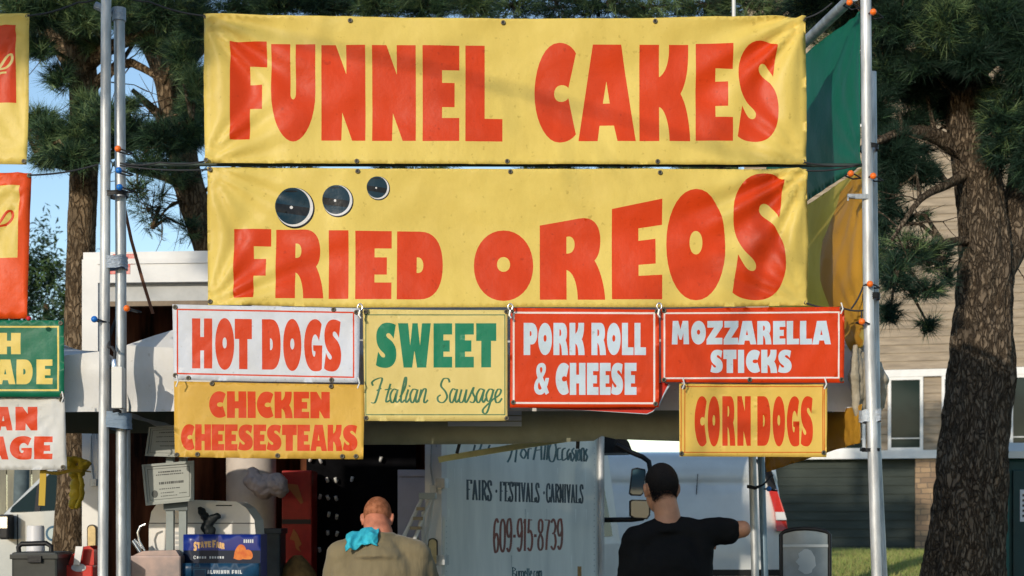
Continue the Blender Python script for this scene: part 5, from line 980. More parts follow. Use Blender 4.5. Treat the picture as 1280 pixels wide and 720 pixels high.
sh = [rect_line(1, -210, 407.3, 73.6, 488.8, 2.2)] + [(1, letter('H', -3.5, 25.5, 416, 442.6), 0), (1, letter('A', -6, 19, 449.3, 480.2), 0), (1, letter('D', 20.5, 40.5, 449.3, 480.2), 0), (1, letter('E', 45.5, 65.5, 449.3, 480.2), 0)] + word(1, 'FRES', -118, -7, 416, 442.6) + word(1, 'LEMON', -150, -9, 449.3, 480.2)
sign('lemonade_sign', 'green sign with yellow lettering ending in H and ADE', 8.02, [(-220, 399), (-80, 400), (79.5, 400.5), (80, 450), (80.3, 496), (-80, 496), (-220, 496)], [cloth_mat('sign_green', (.008, .155, .082)), YEL], sh, [(76, 404), (78, 494)], .03, dict(corners=(0, .5, .5, 0), amp=.006, billow=.005, seed=38), LG)
sh = [(1, letter('A', -7.5, 15.5, 508.5, 538), 0), (1, letter('N', 19, 46.7, 508.5, 538), 0), (1, letter('A', -16, 10.5, 545.5, 574.3), 0), (1, letter('G', 12, 40, 545, 574.6), 0), (1, letter('E', 42.6, 65.7, 545.5, 574), 0)] + word(1, 'ITALI', -110, -10, 508.5, 538) + word(1, 'SAUS', -112, -17, 545.5, 574.3)
sign('sausage_sign', 'white creased sign with red letters AN and AGE at lower left', 8.05, [(-220, 497), (-80, 497), (81, 497.5), (82, 540), (83.5, 587), (-80, 588), (-220, 588)], [cloth_mat('sign_offwhite', (.62, .62, .60)), RED], sh, [(77, 500), (79, 584)], .02, dict(corners=(0, .5, .6, 0), amp=.007, billow=.006, seed=41, creases=(-2.31, -2.12)), LG)
# side banners running back from the front right pole
SG = 'side banners on the right of the stand'
sp2 = Plane(1077, 8.05, 1004, 9.0)
def side(name, label, pts, mats, shapes, seed, amp=.016):
    f = folds(sp2, pts, corners=(.6, .8, .8, .6), amp=amp, billow=.03, seed=seed); o = sign_mesh(name, sp2, pts, mats, shapes, .03, f); return tag(o, label, 'banner', SG)
side('green_tarp', 'dark green tarp on the right side beside the top banner', [(1077, 14), (1077, 207), (960, 282), (960, 104)], [TEAL], [], 3)
side('yellow_tarp', 'yellow tarp with painted ochre shadow on the right side below the green tarp', [(1078, 208), (1078, 433), (960, 468), (960, 292)], [YTARP, OTARP], [(1, [[(1077, 212), (1077, 432), (1060, 437), (1044, 400), (1033, 350), (1034, 300), (1052, 240)]], 0)], 7, .022)  # the ochre shape paints the curved shadow lying on the yellow tarp
side('ochre_tarp', 'ochre brown tarp low on the right side behind the corn dogs sign', [(1078, 505), (1078, 553), (960, 590), (960, 540)], [OTARP], [], 9)
o = sign_mesh('white_tarp', Plane(1077, 8.2, 1004, 9.1), [(1079, 425), (1079, 519), (1000, 535), (1000, 455)], [CANV], [], .03, lambda u, z: .03 * noise.noise((u * 5, z * 2, 3)) + .02 * noise.noise((u * 14, z * 3, 8)))
tag(o, 'crumpled white tarp bunched beside the right poles', 'tarp')
q = MB()
for k in range(7):
    a = W(1069 + (k % 3) * 4 + (k > 3) * 22, 432 + 4 * k, SD + .1 + .02 * k); b = W(1072 + (k % 3) * 3 + (k > 3) * 24, 525 - 3 * k, SD + .12 + .02 * k); q.tube([a, a * .6 + b * .4 + Vector((random.uniform(-.03, .03), -.02, 0)), b], [.012, .03, .015], 8)
o = q.build('bundled_cloth', cloth_mat('bundle_beige', (.42, .38, .30))); dm = o.modifiers.new('join', 'REMESH'); dm.mode = 'VOXEL'; dm.voxel_size = .006; dm.use_smooth_shade = True
ds = o.modifiers.new('crumple', 'DISPLACE'); ds.texture = tx; ds.strength = .02
tag(o, 'bundled beige cloth tied around the right poles', 'cloth')

# ------------------------------------------------------------------ ties, clips, bungees, cords
def tape(label, D, x0, x1, y0, y1, m=TAPE, seed=0):
    q = MB(); a, b = W(x0, y1, D), W(x1, y0, D); n = 40; k = 10; vs = []
    cx, rx = (a.x + b.x) / 2, (b.x - a.x) / 2; ry = .062
    for j in range(k):
        z = a.z + (b.z - a.z) * j / (k - 1)
        for i in range(n):
            t = 2 * math.pi * i / n; c, s = math.cos(t), math.sin(t); e = 1 + .05 * noise.noise((c * 3 + seed, s * 3, z * 25)) + (.03 if j % 3 == 0 else 0)
            vs.append((cx + math.copysign(abs(c) ** .6, c) * rx * e, D + .04 + math.copysign(abs(s) ** .6, s) * ry * e, z + .012 * noise.noise((t, seed, 5)) * (j in (0, k - 1))))
    q.add(vs, [(j * n + i, j * n + (i + 1) % n, (j + 1) * n + (i + 1) % n, (j + 1) * n + i) for j in range(k - 1) for i in range(n)], 0, True)
    return tag(q.build('duct_tape', m), label, 'tape', 'tape wraps around the poles')
tape('grey tape band high on the twin poles in front of the truck header', SD, 125, 156, 319.5, 335, seed=1)
tape('thick slate tape wrap on the twin poles below the white box', SD, 126.5, 161, 516, 536, mat('tape_slate', (.17, .23, .30), .5, bump=.3, bs=30, stretch=(1, 1, 4)), 2)
tape('pale tape wrap on the front right poles', SD, 1077, 1102, 512, 527, mat('tape_pale', (.46, .50, .54), .45, bump=.4, bs=40), 3)
tape('black tape wrap on the twin poles under the blue balls', SD, 126, 157, 238, 244, BLACKP, 4)
tape('black tape wrap on the right poles under the orange ball', SD, 1078, 1099, 180, 186, BLACKP, 5)
tape('black tape knot on the right poles above the low sign row', SD, 1081, 1101, 366, 374, BLACKP, 6)
tape('thin black tie low on the right poles', SD, 1078.5, 1101, 560, 563.5, BLACKP, 7)
q = MB()
for i in range(3): q.tube([W(934, 607 + i, 9.87), W(944, 609 + i, 9.85), W(954, 606, 9.87), W(960, 600, 9.9), W(966, 594, 9.95)], .006, 6)
tag(q.build('black_tie', BLACKP), 'black tie around the rear pair of poles', 'tie')
q = MB(); a = W(1083, 206, SD); q.box(a.x - .10, a.x + .0, SD - .035, SD - .02, W(0, 250, SD).z, W(0, 244, SD).z); q.tube([W(1068, 247, SD - .04), W(1060, 246, SD - .05), W(1060, 251, SD - .05)], .006, 6)
tag(q.build('pole_clamp', STEEL), 'small steel clamp on the front right pole beside the yellow tarp', 'clamp')
BALL = {}
def bungee(x, y, c, label, D=SD, ang=0.0, r=.0165):
    mt = ORANGE if c == 'o' else BLUE; p = W(x, y, D - .055)
    if c not in BALL:
        t = thing('ball_bungee', label, 'bungee cord', p, 'ball bungee cords on the poles'); q = MB(); q.ell(p, r, 0, 18, 12); q.build('ball', mt, t)
        q = MB(); q.tube([p + Vector((r * .7, .004, 0)), p + Vector((.03, .01, -.006)), p + Vector((.06, .05, -.012)), p + Vector((.03, .09, -.008)), p + Vector((-.02, .05, 0)), p + Vector((-r * .6, .006, .002))], .0042, 6); q.build('cord_loop', CORD, t); BALL[c] = t
    else:
        t = copy_tree(BALL[c], p); t['label'] = label
    return t
for a in ((147.5, 186, 'o', 'orange ball bungee high on the twin poles above the blue ones'), (148.5, 213, 'b', 'upper of two blue ball bungees high on the twin poles'), (149.5, 234, 'b', 'lower of two blue ball bungees high on the twin poles'), (158.5, 385.5, 'o', 'orange ball bungee on the twin poles beside the hot dogs sign'), (118, 399, 'b', 'blue ball bungee on the twin poles at canopy height'),
          (1062, 3, 'o', 'orange ball bungee at the top of the sloping rail'), (1091.5, 15, 'o', 'orange ball bungee at the top of the right poles'), (1091.5, 220, 'o', 'orange ball bungee on the right poles beside the green tarp foot'), (1063.5, 217, 'o', 'orange ball bungee on the yellow tarp top edge'), (1087.5, 355, 'o', 'orange ball bungee on the right poles above the mozzarella sign'), (1077.5, 402, 'o', 'orange ball bungee dangling beside the mozzarella sign')): bungee(*a)
t = bungee(961, 611, 'b', 'blue ball bungee hanging off the rear pair of poles', 9.9)
q = MB(); a = W(36, 398, SD - .1); q.ell(a, .012); tag(q.build('red_clip', mat('clip_red', (.5, .02, .03), .4)), 'small red clip between the red banner and the green sign', 'clip')
CORDN = [0]
def cord(label, pts, D=SD, r=.0045, group='cords tying the banners to the poles'):
    P = [W(p[0], p[1], D + (p[2] if len(p) > 2 else 0)) for p in pts]; Q = []
    for i in range(len(P) - 1): Q += [P[i].lerp(P[i + 1], k / 6) - Vector((0, 0, .012 * math.sin(math.pi * k / 6))) for k in range(6)]
    q = MB(); q.tube(Q + [P[-1]], r, 6); return tag(q.build('tie_cord', CORD), label, 'cord', group)
cord('cord from the top left banner corner up past the twin poles', [(34, 20, -.1), (98, 3), (128, -6)])
cord('cord from the red banner corner to the twin poles', [(37, 219, -.1), (122, 206)])
cord('upper cord from the twin poles to the gap left of the yellow banners', [(150, 204), (200, 203), (259, 201)])
cord('lower cord from the twin poles to the fried cookies banner corner', [(150, 207), (262, 212)])
cord('cord from the funnel cakes banner corner up to the left', [(256, 20), (186, 2), (150, -8)])
cord('upper cord from the funnel cakes banner foot to the right poles', [(1005, 203), (1078, 206)])
cord('lower cord from the fried cookies banner top to the right poles', [(1007, 213.5), (1078, 205)])
cord('cord from the fried cookies banner foot to the right poles', [(1008, 379), (1050, 384), (1086, 387)])
cord('short slanting cord above the mozzarella sign end', [(1064, 386), (1080, 356)])
cord('cord from the funnel cakes banner top right to the sloping rail', [(1006, 23), (1040, 4)])
cord('drop cord holding the low orange ball bungee', [(1077, 388), (1077, 400)])
def hook(x, y, label):
    q = MB(); p = W(x, y, 7.93); q.tube([p + Vector((.012 * math.cos(a), -.002, .016 * math.sin(a))) for a in [i * math.pi / 7 for i in range(-2, 12)]], .0042, 8); q.tube([p + Vector((0, 0, -.016)), p + Vector((-.006, 0, -.04)), p + Vector((.004, 0, -.055))], .0065, 8)
    return tag(q.build('snap_hook', CHROME), label, 'hook', 'snap hooks joining the signs')
hook(450, 384, 'snap hook between the hot dogs and sweet sausage signs'); hook(638, 384, 'snap hook between the sweet sausage and pork roll signs'); hook(824, 383, 'snap hook between the pork roll and mozzarella signs')
for x, y, l in ((1052, 386, 'white tie at the top right corner of the mozzarella sign'), (1031.5, 480, 'white tie at the top right corner of the corn dogs sign'), (854, 480, 'white tie at the top left corner of the corn dogs sign'), (448, 479, 'white tie below the hot dogs sign right corner'), (221, 477, 'white tie below the hot dogs sign left corner'), (78, 497, 'white tie between the green and white left signs')):
    q = MB(); p = W(x, y, 7.93); q.tube([p + Vector((-.004, 0, -.025)), p + Vector((.006, -.004, 0)), p + Vector((-.002, 0, .03))], .004, 6); tag(q.build('cable_tie', WPAINT), l, 'tie', 'cable ties on the signs')
# white junction box on the twin poles
jb = thing('junction_box', 'slim white electrical box strapped to the twin poles', 'electrical box', W(147.5, 510, SD - .06), None)
m = MB(); a, b = W(141.5, 511, SD - .06), W(155, 459, SD - .06); m.box(a.x, b.x, SD - .1, SD - .025, a.z, b.z, c=.006); m.build('housing', mat('box_white', (.66, .65, .60), .45, var=.06, vs=5), jb)
m = MB(); c = W(143, 452, SD - .06); m.tube([W(143, 459, SD - .06), c, W(143, 449, SD - .06)], [.016, .015, .011], 12); m.build('connector', CHROME, jb)
m = MB(); m.tube([W(143, 449, SD - .06), W(144, 440, SD - .06), W(140, 434, SD - .05), W(136, 434, SD - .04), W(137, 420, SD + .05), W(146, 396, SD + .06), W(150, 380, SD + .06)], .008, 8); m.build('cable', CORD, jb)
m = MB(); m.tube([W(141, 514, SD - .06), W(148, 513, SD - .06), W(151, 515, SD - .05)], .008, 8); m.build('bracket', BLACKP, jb)
# ------------------------------------------------------------------ counters and what stands on them
WOOD = mat('counter_grey', (.20, .19, .18), .6, c2=(.12, .115, .11), vs=6)
def counter(label, x0, x1, y0, y1, z):
    t = thing('folding_counter', label, 'counter', ((x0 + x1) / 2, (y0 + y1) / 2, 0), 'counters of the stands'); m = MB(); m.box(x0, x1, y0, y1, z - .04, z, c=.006); m.build('counter_top', WOOD, t)
    for x in (x0 + .08, x1 - .08):
        for y in (y0 + .08, y1 - .08): m = MB(); m.tube([(x, y, 0), (x, y, z - .04)], .018, 8); m.build('leg', STEEL, t)
CZ = 1.155
counter('narrow counter under the left signs holding the black case', -2.75, -2.08, 7.9, 8.6, CZ); counter('narrow counter behind the twin poles holding the food cartons', -1.97, -1.12, 8.5, 9.35, CZ - .01)
# black carry case with handle
cc = thing('carry_case', 'black plastic case with arched handle on the left counter', 'case', W(47, 0, 8.1) * 1.0); cc.location.z = CZ; WL[cc.name].z = CZ
a, b = W(18, 715, 8.1), W(75, 690, 8.1); m = MB(); m.box(a.x, b.x, 8.05, 8.35, CZ, b.z, c=.012); m.box(a.x - .006, b.x + .006, 8.04, 8.36, b.z - .035, b.z - .01, c=.004); m.build('body', mat('case_black', (.03, .033, .03), .35, var=.3, vs=6), cc)
m = MB(); m.tube([W(24, 692, 8.2), W(23, 684, 8.2), W(27, 680, 8.2), W(58, 679, 8.2), W(64, 683, 8.2), W(64, 692, 8.2)], .013, 10); m.build('handle', BLACKP, cc)
m = MB(); a = W(40, 696, 8.04); m.box(a.x - .02, a.x + .05, 8.03, 8.046, a.z - .03, a.z + .005, c=.003); m.build('latch', BLACKP, cc)
m = MB(); c = W(44.5, 690, 8.5); t_ = W(44.5, 657, 8.5); m.tube([(c.x, 8.5, CZ), (c.x, 8.5, t_.z - .01), (c.x, 8.5, t_.z)], [.052, .045, .042], 20)
tag(m.build('white_tub', mat('tub_white', (.62, .62, .64), .4)), 'white plastic tub behind the black carry case', 'tub')
# red tray with scoop
rt = thing('red_dispenser', 'red metal dispenser with oval grey label beside the left pine', 'dispenser', (W(101, 0, 8.3).x, 8.3, CZ))
m = MB(); a, b = W(80, 0, 8.3), W(121, 0, 8.3); z1, z2 = W(0, 706, 8.3).z, W(0, 694, 8.3).z; m.box(a.x, b.x, 8.22, 8.42, CZ, z1, c=.008); k = len(m.v)
m.prism([(a.x + .03, z1 + .001), (b.x - .005, z1 + .001), (b.x - .004, z2 + .03), (b.x - .03, z2 + .05), (b.x - .06, z2 + .045), (a.x + .05, z2)], 8.26, 8.40); m.build('body', mat('dispenser_red', (.50, .025, .016), .35, coat=.4, var=.15), rt)
m = MB(); c = W(98.5, 709.5, 8.22); m.prism([(c.x + .038 * math.cos(i * math.pi / 14), c.z + .021 * math.sin(i * math.pi / 14)) for i in range(28)], 8.2165, 8.2195); m.build('label_plate', mat('plate_grey', (.5, .48, .46), .5, var=.12, vs=40), rt)
m = MB(); p0, p1 = W(96, 706, 8.22), W(100, 683, 8.2); m.prism([(p0.x - .012, p0.z), (p0.x + .02, p0.z), (p1.x + .016, p1.z), (p1.x - .022, p1.z)], 8.2, 8.212); m.build('scoop', mat('scoop_grey', (.42, .42, .42), .4, .5), rt)
# counter rests added so nothing floats
m = MB(); m.box(-2.3, -2.02, 8.18, 8.5, CZ - .045, CZ - .002); 
# yellow rain jacket hanging on the truck post
q = MB()
for p, r in (((88, 580), 7), ((93, 590), 8), ((97, 605), 9), ((96, 618), 9), ((93, 628), 7), ((104, 583), 6), ((110, 580), 4), ((101, 590), 5)): q.ell(W(*p, 10.2), (r * .0051, .045, r * .0060))
q.tube([W(80, 574, 10.2), W(95, 574, 10.2), W(108, 577, 10.2)], .02, 8)
q.tube([W(99, 592, 10.14), W(103, 605, 10.12), W(101, 622, 10.12), W(95, 635, 10.14)], .013, 8)
jk = q.build('yellow_jacket', mat('jacket_yellow', (.55, .40, .03), .5, var=.2, vs=8)); dm = jk.modifiers.new('join', 'REMESH'); dm.mode = 'VOXEL'; dm.voxel_size = .008; dm.use_smooth_shade = True
ds = jk.modifiers.new('crumple', 'DISPLACE'); ds.texture = tx; ds.strength = .03
tag(jk, 'yellow waterproof bundle hanging by the left truck post', 'jacket')
strap('yellow_strap', 'yellow strap running from the sausage sign to the truck post', [(55, 590, 0), (72, 592, 0), (90, 588, 0), (103, 588, 0), (114, 590, .1)], 10.1, 4, mat('strap_amber', (.42, .28, .03), .6))
# notices in frames on a grey stand
FRM = mat('frame_pewter', (.26, .28, .26), .5, .2); PAPER = mat('paper_grey', (.40, .42, .39), .7, c2=(.34, .36, .33), vs=5)
ns_ = thing('notice_stand', 'grey two-post stand holding the framed notices', 'stand', W(221, 0, 8.7) * Vector((1, 1, 0)) if False else (W(221, 0, 8.75).x, 8.75, CZ))
for x in (213, 229): m = MB(); a = W(x, 0, 8.75); zt = W(0, 545, 8.75).z; m.box(a.x - .02, a.x + .02, 8.73, 8.77, CZ - .01, zt); m.build('post', mat('post_grey', (.25, .28, .27), .5, var=.1), ns_)
m = MB(); a, b = W(206, 638, 8.75), W(236, 624, 8.75); m.box(a.x, b.x, 8.715, 8.729, a.z, b.z); m.build('crossbar', mat('bar_dark', (.12, .14, .14), .5), ns_)
def notice(label, P, D, lines, seal=True):
    pts = [W(x, y, D) for x, y in P]; cx = sum((p for p in pts), Vector()) / 4; t = thing('framed_notice', label, 'notice', (cx.x, D, min(p.z for p in pts)), 'framed notices on the stand')
    def pt(u, v, o): q = (pts[0] * (1 - u) + pts[1] * u) * (1 - v) + (pts[3] * (1 - u) + pts[2] * u) * v; return Vector((q.x, D - o, q.z))
    def slab(m, u0, u1, v0, v1, o0, o1, mi=0): m.add([pt(u0, v0, o1), pt(u1, v0, o1), pt(u1, v1, o1), pt(u0, v1, o1), pt(u0, v0, o0), pt(u1, v0, o0), pt(u1, v1, o0), pt(u0, v1, o0)], [(0, 1, 2, 3), (7, 6, 5, 4), (0, 4, 5, 1), (1, 5, 6, 2), (2, 6, 7, 3), (3, 7, 4, 0)], mi)
    m = MB()
    for u0, u1, v0, v1 in ((0, 1, 0, .06), (0, 1, .94, 1), (0, .045, .06, .94), (.955, 1, .06, .94)): slab(m, u0, u1, v0, v1, 0, .018)
    m.build('frame', FRM, t); m = MB(); slab(m, .046, .954, .061, .939, .001, .008)
    k = MB()
    for u0, u1, v0, v1 in ((.09, .91, .12, .132), (.09, .91, .875, .887), (.09, .1, .132, .875), (.9, .91, .132, .875)): slab(k, u0, u1, v0, v1, .0085, .009)
    for u0, u1, v, h in lines:
        n = max(2, int((u1 - u0) * 26)); 
        for i in range(n): s = (u1 - u0) / n; slab(k, u0 + i * s, u0 + i * s + s * random.uniform(.6, .98), v, v + h, .0085, .009)
    if seal:
        c = (.2, .74); rr = [(c[0] + .065 * math.cos(i * .524), c[1] + .095 * math.sin(i * .524)) for i in range(12)]; k.add([pt(u, v, .0092) for u, v in rr], [tuple(range(12))], 0)
    pa = m.build('sheet', PAPER, t); k.build('print', mat('print_grey', (.10, .105, .10), .7), pa); return t
notice('framed certificate with a bold title line and round seal on the grey stand', [(178, 581), (243, 576), (243, 626), (183, 632)], 8.66, [(.3, .75, .2, .035), (.25, .8, .27, .025), (.3, .8, .46, .06), (.3, .72, .62, .025), (.32, .6, .72, .02), (.32, .66, .80, .02), (.7, .86, .76, .02)])
notice('upper framed certificate partly hidden behind the cheesesteaks sign', [(187, 534), (240, 530), (238, 572), (182, 570)], 8.68, [(.25, .8, .2, .03), (.2, .85, .34, .025), (.2, .7, .5, .025), (.3, .8, .64, .025)], False)
# white appliance with a curved lid
ap_ = thing('white_appliance', 'white enamel appliance with rounded hood behind the framed notices', 'appliance', (W(255, 0, 9.0).x, 9.1, CZ - .01)); D = 8.98
P = [(186, 700), (186, 658), (189, 640), (196, 630), (208, 626), (250, 625), (296, 627), (308, 635), (318, 650), (319.5, 668), (319.5, 700)]
pp = [W(x, y, D) for x, y in P]; EN = mat('enamel_white', (.72, .70, .66), .35, var=.05, coat=.3)
m = MB(); m.prism([(p.x, max(p.z, CZ - .01)) for p in pp], D, D + .32, 0); hb = m.build('hood', EN, ap_); bv = hb.modifiers.new('soften', 'BEVEL'); bv.width = .02; bv.segments = 3; bv.limit_method = 'ANGLE'
m = MB(); z = W(0, 653.5, D).z; m.box(pp[1].x - .003, W(318, 0, D).x, D - .003, D + .1, z - .005, z); m.build('seam', mat('seam_dark', (.1, .1, .1), .6), ap_)
m = MB(); a = W(270, 632.5, D); m.box(a.x, a.x + .09, D - .004, D + .01, a.z, a.z + .006); m.build('vent_slot', BLACKP, ap_)
m = MB(); a, b = W(222, 690, D), W(229, 640, D); 
for i in range(5): m.box(W(219, 0, D).x, W(229, 0, D).x, D - .006, D - .001, W(0, 692 - i * 6, D).z, W(0, 688.5 - i * 6, D).z)
m.build('louvre', mat('louvre_grey', (.45, .46, .46), .5), ap_)
q = MB()
for p, r in (((252, 640), 4.5), ((256, 646), 5), ((262, 652), 6), ((258, 659), 7), ((267, 648), 5), ((250, 636), 3), ((272, 645), 4), ((262, 664), 7)): q.ell(W(*p, 8.9), (r * .0046, .03, r * .0046))
o = q.build('dark_cloth', mat('cloth_dark', (.012, .016, .018), .6, var=.3)); dm = o.modifiers.new('join', 'REMESH'); dm.mode = 'VOXEL'; dm.voxel_size = .006; dm.use_smooth_shade = True; ds = o.modifiers.new('crumple', 'DISPLACE'); ds.texture = tx; ds.strength = .02
tag(o, 'dark crumpled cloth lying against the white appliance', 'cloth')
q = MB(); D = 8.85; q.tube([W(182, 655, D), W(175, 658, D), W(172, 666, D), W(174, 676, D), W(178, 683, D), W(181, 689, D)], .006, 8); q.tube([W(166, 676, D), W(175, 690, D)], .011, 8); q.tube([W(168, 674, D), W(178, 686, D)], .006, 8)
tag(q.build('wire_whisk', CHROME), 'bent wire utensil hanging left of the white appliance', 'utensil')
q = MB(); D = 8.62; a, b = W(163, 718, D), W(226, 690, D); q.box(a.x, b.x, D, D + .2, CZ - .01, b.z - .02, c=.008); q.prism([(a.x + .01, b.z - .021), (b.x - .01, b.z - .021), (b.x - .03, b.z + .01), (a.x + .06, b.z + .004)], D + .01, D + .19)
tag(q.build('food_warmer', mat('warmer_steel', (.20, .17, .165), .4, .5, c2=(.34, .25, .22), vs=7)), 'smudged steel food warmer below the framed notices', 'food warmer')
# blue food cartons
def carton(label, px0, px1, py0, py1, D, dep, mats, shapes, tilt=.0):
    t = thing('food_carton', label, 'carton', (W((px0 + px1) / 2, 0, D).x, D, CZ - .01), 'blue food cartons on the counter')
    a, b = W(px0, py1, D), W(px1, py0, D); m = MB(); m.box(a.x, b.x, D + .0015, D + dep, CZ - .01, b.z, c=.002); m.build('box', mats[0], t)
    sign_mesh('front_print', Plane(300, D), [(px0 + .3, py0 + .3), (px1 - .3, py0 + .3), (px1 - .3, py1), (px0 + .3, py1)], mats, shapes, .05, lambda u, z: .0, t, thick=.001); return t
CB = mat('carton_blue', (.006, .022, .20), .3, var=.1, coat=.2); CN = mat('carton_navy', (.004, .010, .030), .35); CO = mat('carton_orange', (.72, .24, .04), .4, c2=(.55, .10, .02), vs=30); CW = mat('carton_white', (.55, .58, .6), .4); CT = mat('carton_cream', (.70, .42, .16), .45)
S6 = lambda a, b: (220 + a / 6.4, 640 + b / 6.4)
sh = [rect(1, 229, 688, 325.5, 722)]
arc = 'STATE FAIR'; x = 242.0
for i, ch in enumerate(arc):
    if ch == ' ': x += 1.2; continue
    wd = 4.6 if ch != 'I' else 2.4; big = ch in 'SF'; u = (i - 4.5) / 4.5; yt = 676.5 + 2.2 * u * u - (1.5 if big else 0); yb = 684.0 + 2.4 * u * u + (2.2 if ch == 'S' else 0)
    sh.append((3, [stroke(p, 1.1, 1.7, len(p) > 2) for p in []] or [letter(ch, x, x + wd - .5, yt, yb)[0]], 0)); x += wd - .15
for pl_ in ([(292, 698), (294, 688), (299, 681), (305, 682), (308, 689), (306, 697), (299, 700)], [(304, 699), (304, 691), (309, 687), (314, 689), (316, 695), (313, 699)]): sh.append((2, [spline(pl_ + [pl_[0]], 4)[:-1]], 0))
for k in range(5): sh.append(rect(4, 304.5 + k * 2.6, 674.3, 306.3 + k * 2.6, 678.6))
for txt, x0, x1, y0, y1 in (('CORN DOGS', 242, 278, 694.8, 698.6),): sh += pen_word(4, 'C', 242, 244.5, y0, y1, .5, 1)
for k in range(10): sh.append(rect(4, 246 + k * 3.2 + (3 if k > 3 else 0), 695.4, 248 + k * 3.2 + (3 if k > 3 else 0), 698.2))
carton('dark blue carton with orange lettering and corn dog picture', 229, 326, 668, 722, 8.72, .22, [CB, CN, CO, CT, CW], sh)
sh = []
FOIL = [('A', 0), ('L', 1), ('U', 2), ('M', 3), ('I', 4), ('N', 4.6), ('U', 5.6), ('M', 6.6), ('F', 8.2), ('O', 9.2), ('I', 10.2), ('L', 10.8)]
for ch, k in FOIL: wd = 3.0 if ch != 'I' else 1.2; sh.append((1, letter(ch, 259 + k * 3.75, 259 + k * 3.75 + wd, 712.5, 717.3), 0))
sh += [rect_line(2, 242, 711.5, 257, 722, .6), rect_line(2, 242, 698, 250, 710, .5)]
carton('teal blue foil carton in front of the darker blue carton', 224, 324, 704, 722, 8.66, .05, [mat('foil_blue', (.010, .05, .11), .35, var=.3, vs=10), CW, mat('foil_line', (.05, .18, .28), .4)], sh)
# rounded clear-fronted sign board at lower right
sb = thing('a_frame_board', 'rounded-top display board with dark rim in front of the lawn', 'display board', (W(1006, 0, 8.9).x, 8.9, 0)); D = 8.9
arch = [(977, 780), (976, 668), (981, 664), (992, 661.5), (1006, 660.5), (1020, 661.5), (1032, 664), (1037, 668), (1037.5, 780)]
def inset(pts, k): cx, cy = 1006.5, 715; return [(cx + (x - cx) * (1 - k / 31), cy + (y - cy) * (1 - k / 55)) for x, y in pts]
P = [W(x, y, D) for x, y in arch]; m = MB(); rim = P; m.tube([(p.x, D, p.z) for p in rim], .011, 8); m.tube([(P[0].x, D, P[0].z), (P[0].x, D + .1, .0)], .011, 8); m.tube([(P[-1].x, D, P[-1].z), (P[-1].x, D + .1, .0)], .011, 8); m.build('rim', BLACKP, sb)
m = MB(); m.prism([(p.x, p.z) for p in P], D + .004, D + .012); m.build('board', mat('board_grey', (.20, .25, .29), .12, c2=(.13, .17, .20), vs=5, spec=.6), sb)
m = MB(); a, b = W(977.5, 684, D), W(1036, 680.5, D); m.box(a.x, b.x, D - .004, D + .003, a.z, b.z); m.build('crossbar', mat('bar_grey', (.34, .38, .4), .4), sb)
m = MB(); c = W(1008, 702, D); m.prism([(c.x + .05 * math.cos(i * .35) * (1 + .2 * math.sin(3 * i)), c.z + .07 * math.sin(i * .35)) for i in range(18)], D + .001, D + .0035); m.build('pale_mark', mat('mark_pale', (.30, .35, .38), .4), sb)

# ------------------------------------------------------------------ people
SKIN1 = mat('skin_sunburnt', (.46, .17, .10), .5, var=.22, vs=18, spec=.35, bump=.05, bs=150); SKIN2 = mat('skin_tan', (.42, .20, .11), .5, var=.10, vs=16, spec=.35)
def remesh(o, v=.008, it=8):
    r = o.modifiers.new('join', 'REMESH'); r.mode = 'VOXEL'; r.voxel_size = v; r.use_smooth_shade = True
    s = o.modifiers.new('smooth', 'SMOOTH'); s.iterations = it; s.factor = .5
def limb(m, pts, rs):
    m.tube(pts, rs, 16)
    for p, r in zip(pts, rs): m.ell(p, r, 0, 16, 10)
def hand(m, wrist, d, side, up):                        # palm, four curled fingers, a thumb off the side
    d = d.normalized(); up = (up - d * up.dot(d)).normalized(); s = d.cross(up) * side; pc = wrist + d * .055
    Rm = Matrix((s, up, d)).transposed(); m.ell(pc, (.042, .017, .055), 0, 14, 10, Rm)
    for i, (l, o) in enumerate(((.068, .030), (.078, .010), (.072, -.010), (.056, -.029))):
        a = wrist + d * .095 + s * o; b = a + d * l * .45 - up * .010; c = b + d * l * .3 - up * .026; e = c - up * l * .28 + d * .004; limb(m, [a - d * .03, a, b, c, e], [.011, .0105, .0095, .0085, .0075])
    a = wrist + d * .035 + s * .035; b = a + d * .03 + s * .028 - up * .008; c = b + d * .03 + s * .006 - up * .012; limb(m, [a, b, c], [.014, .012, .0095])
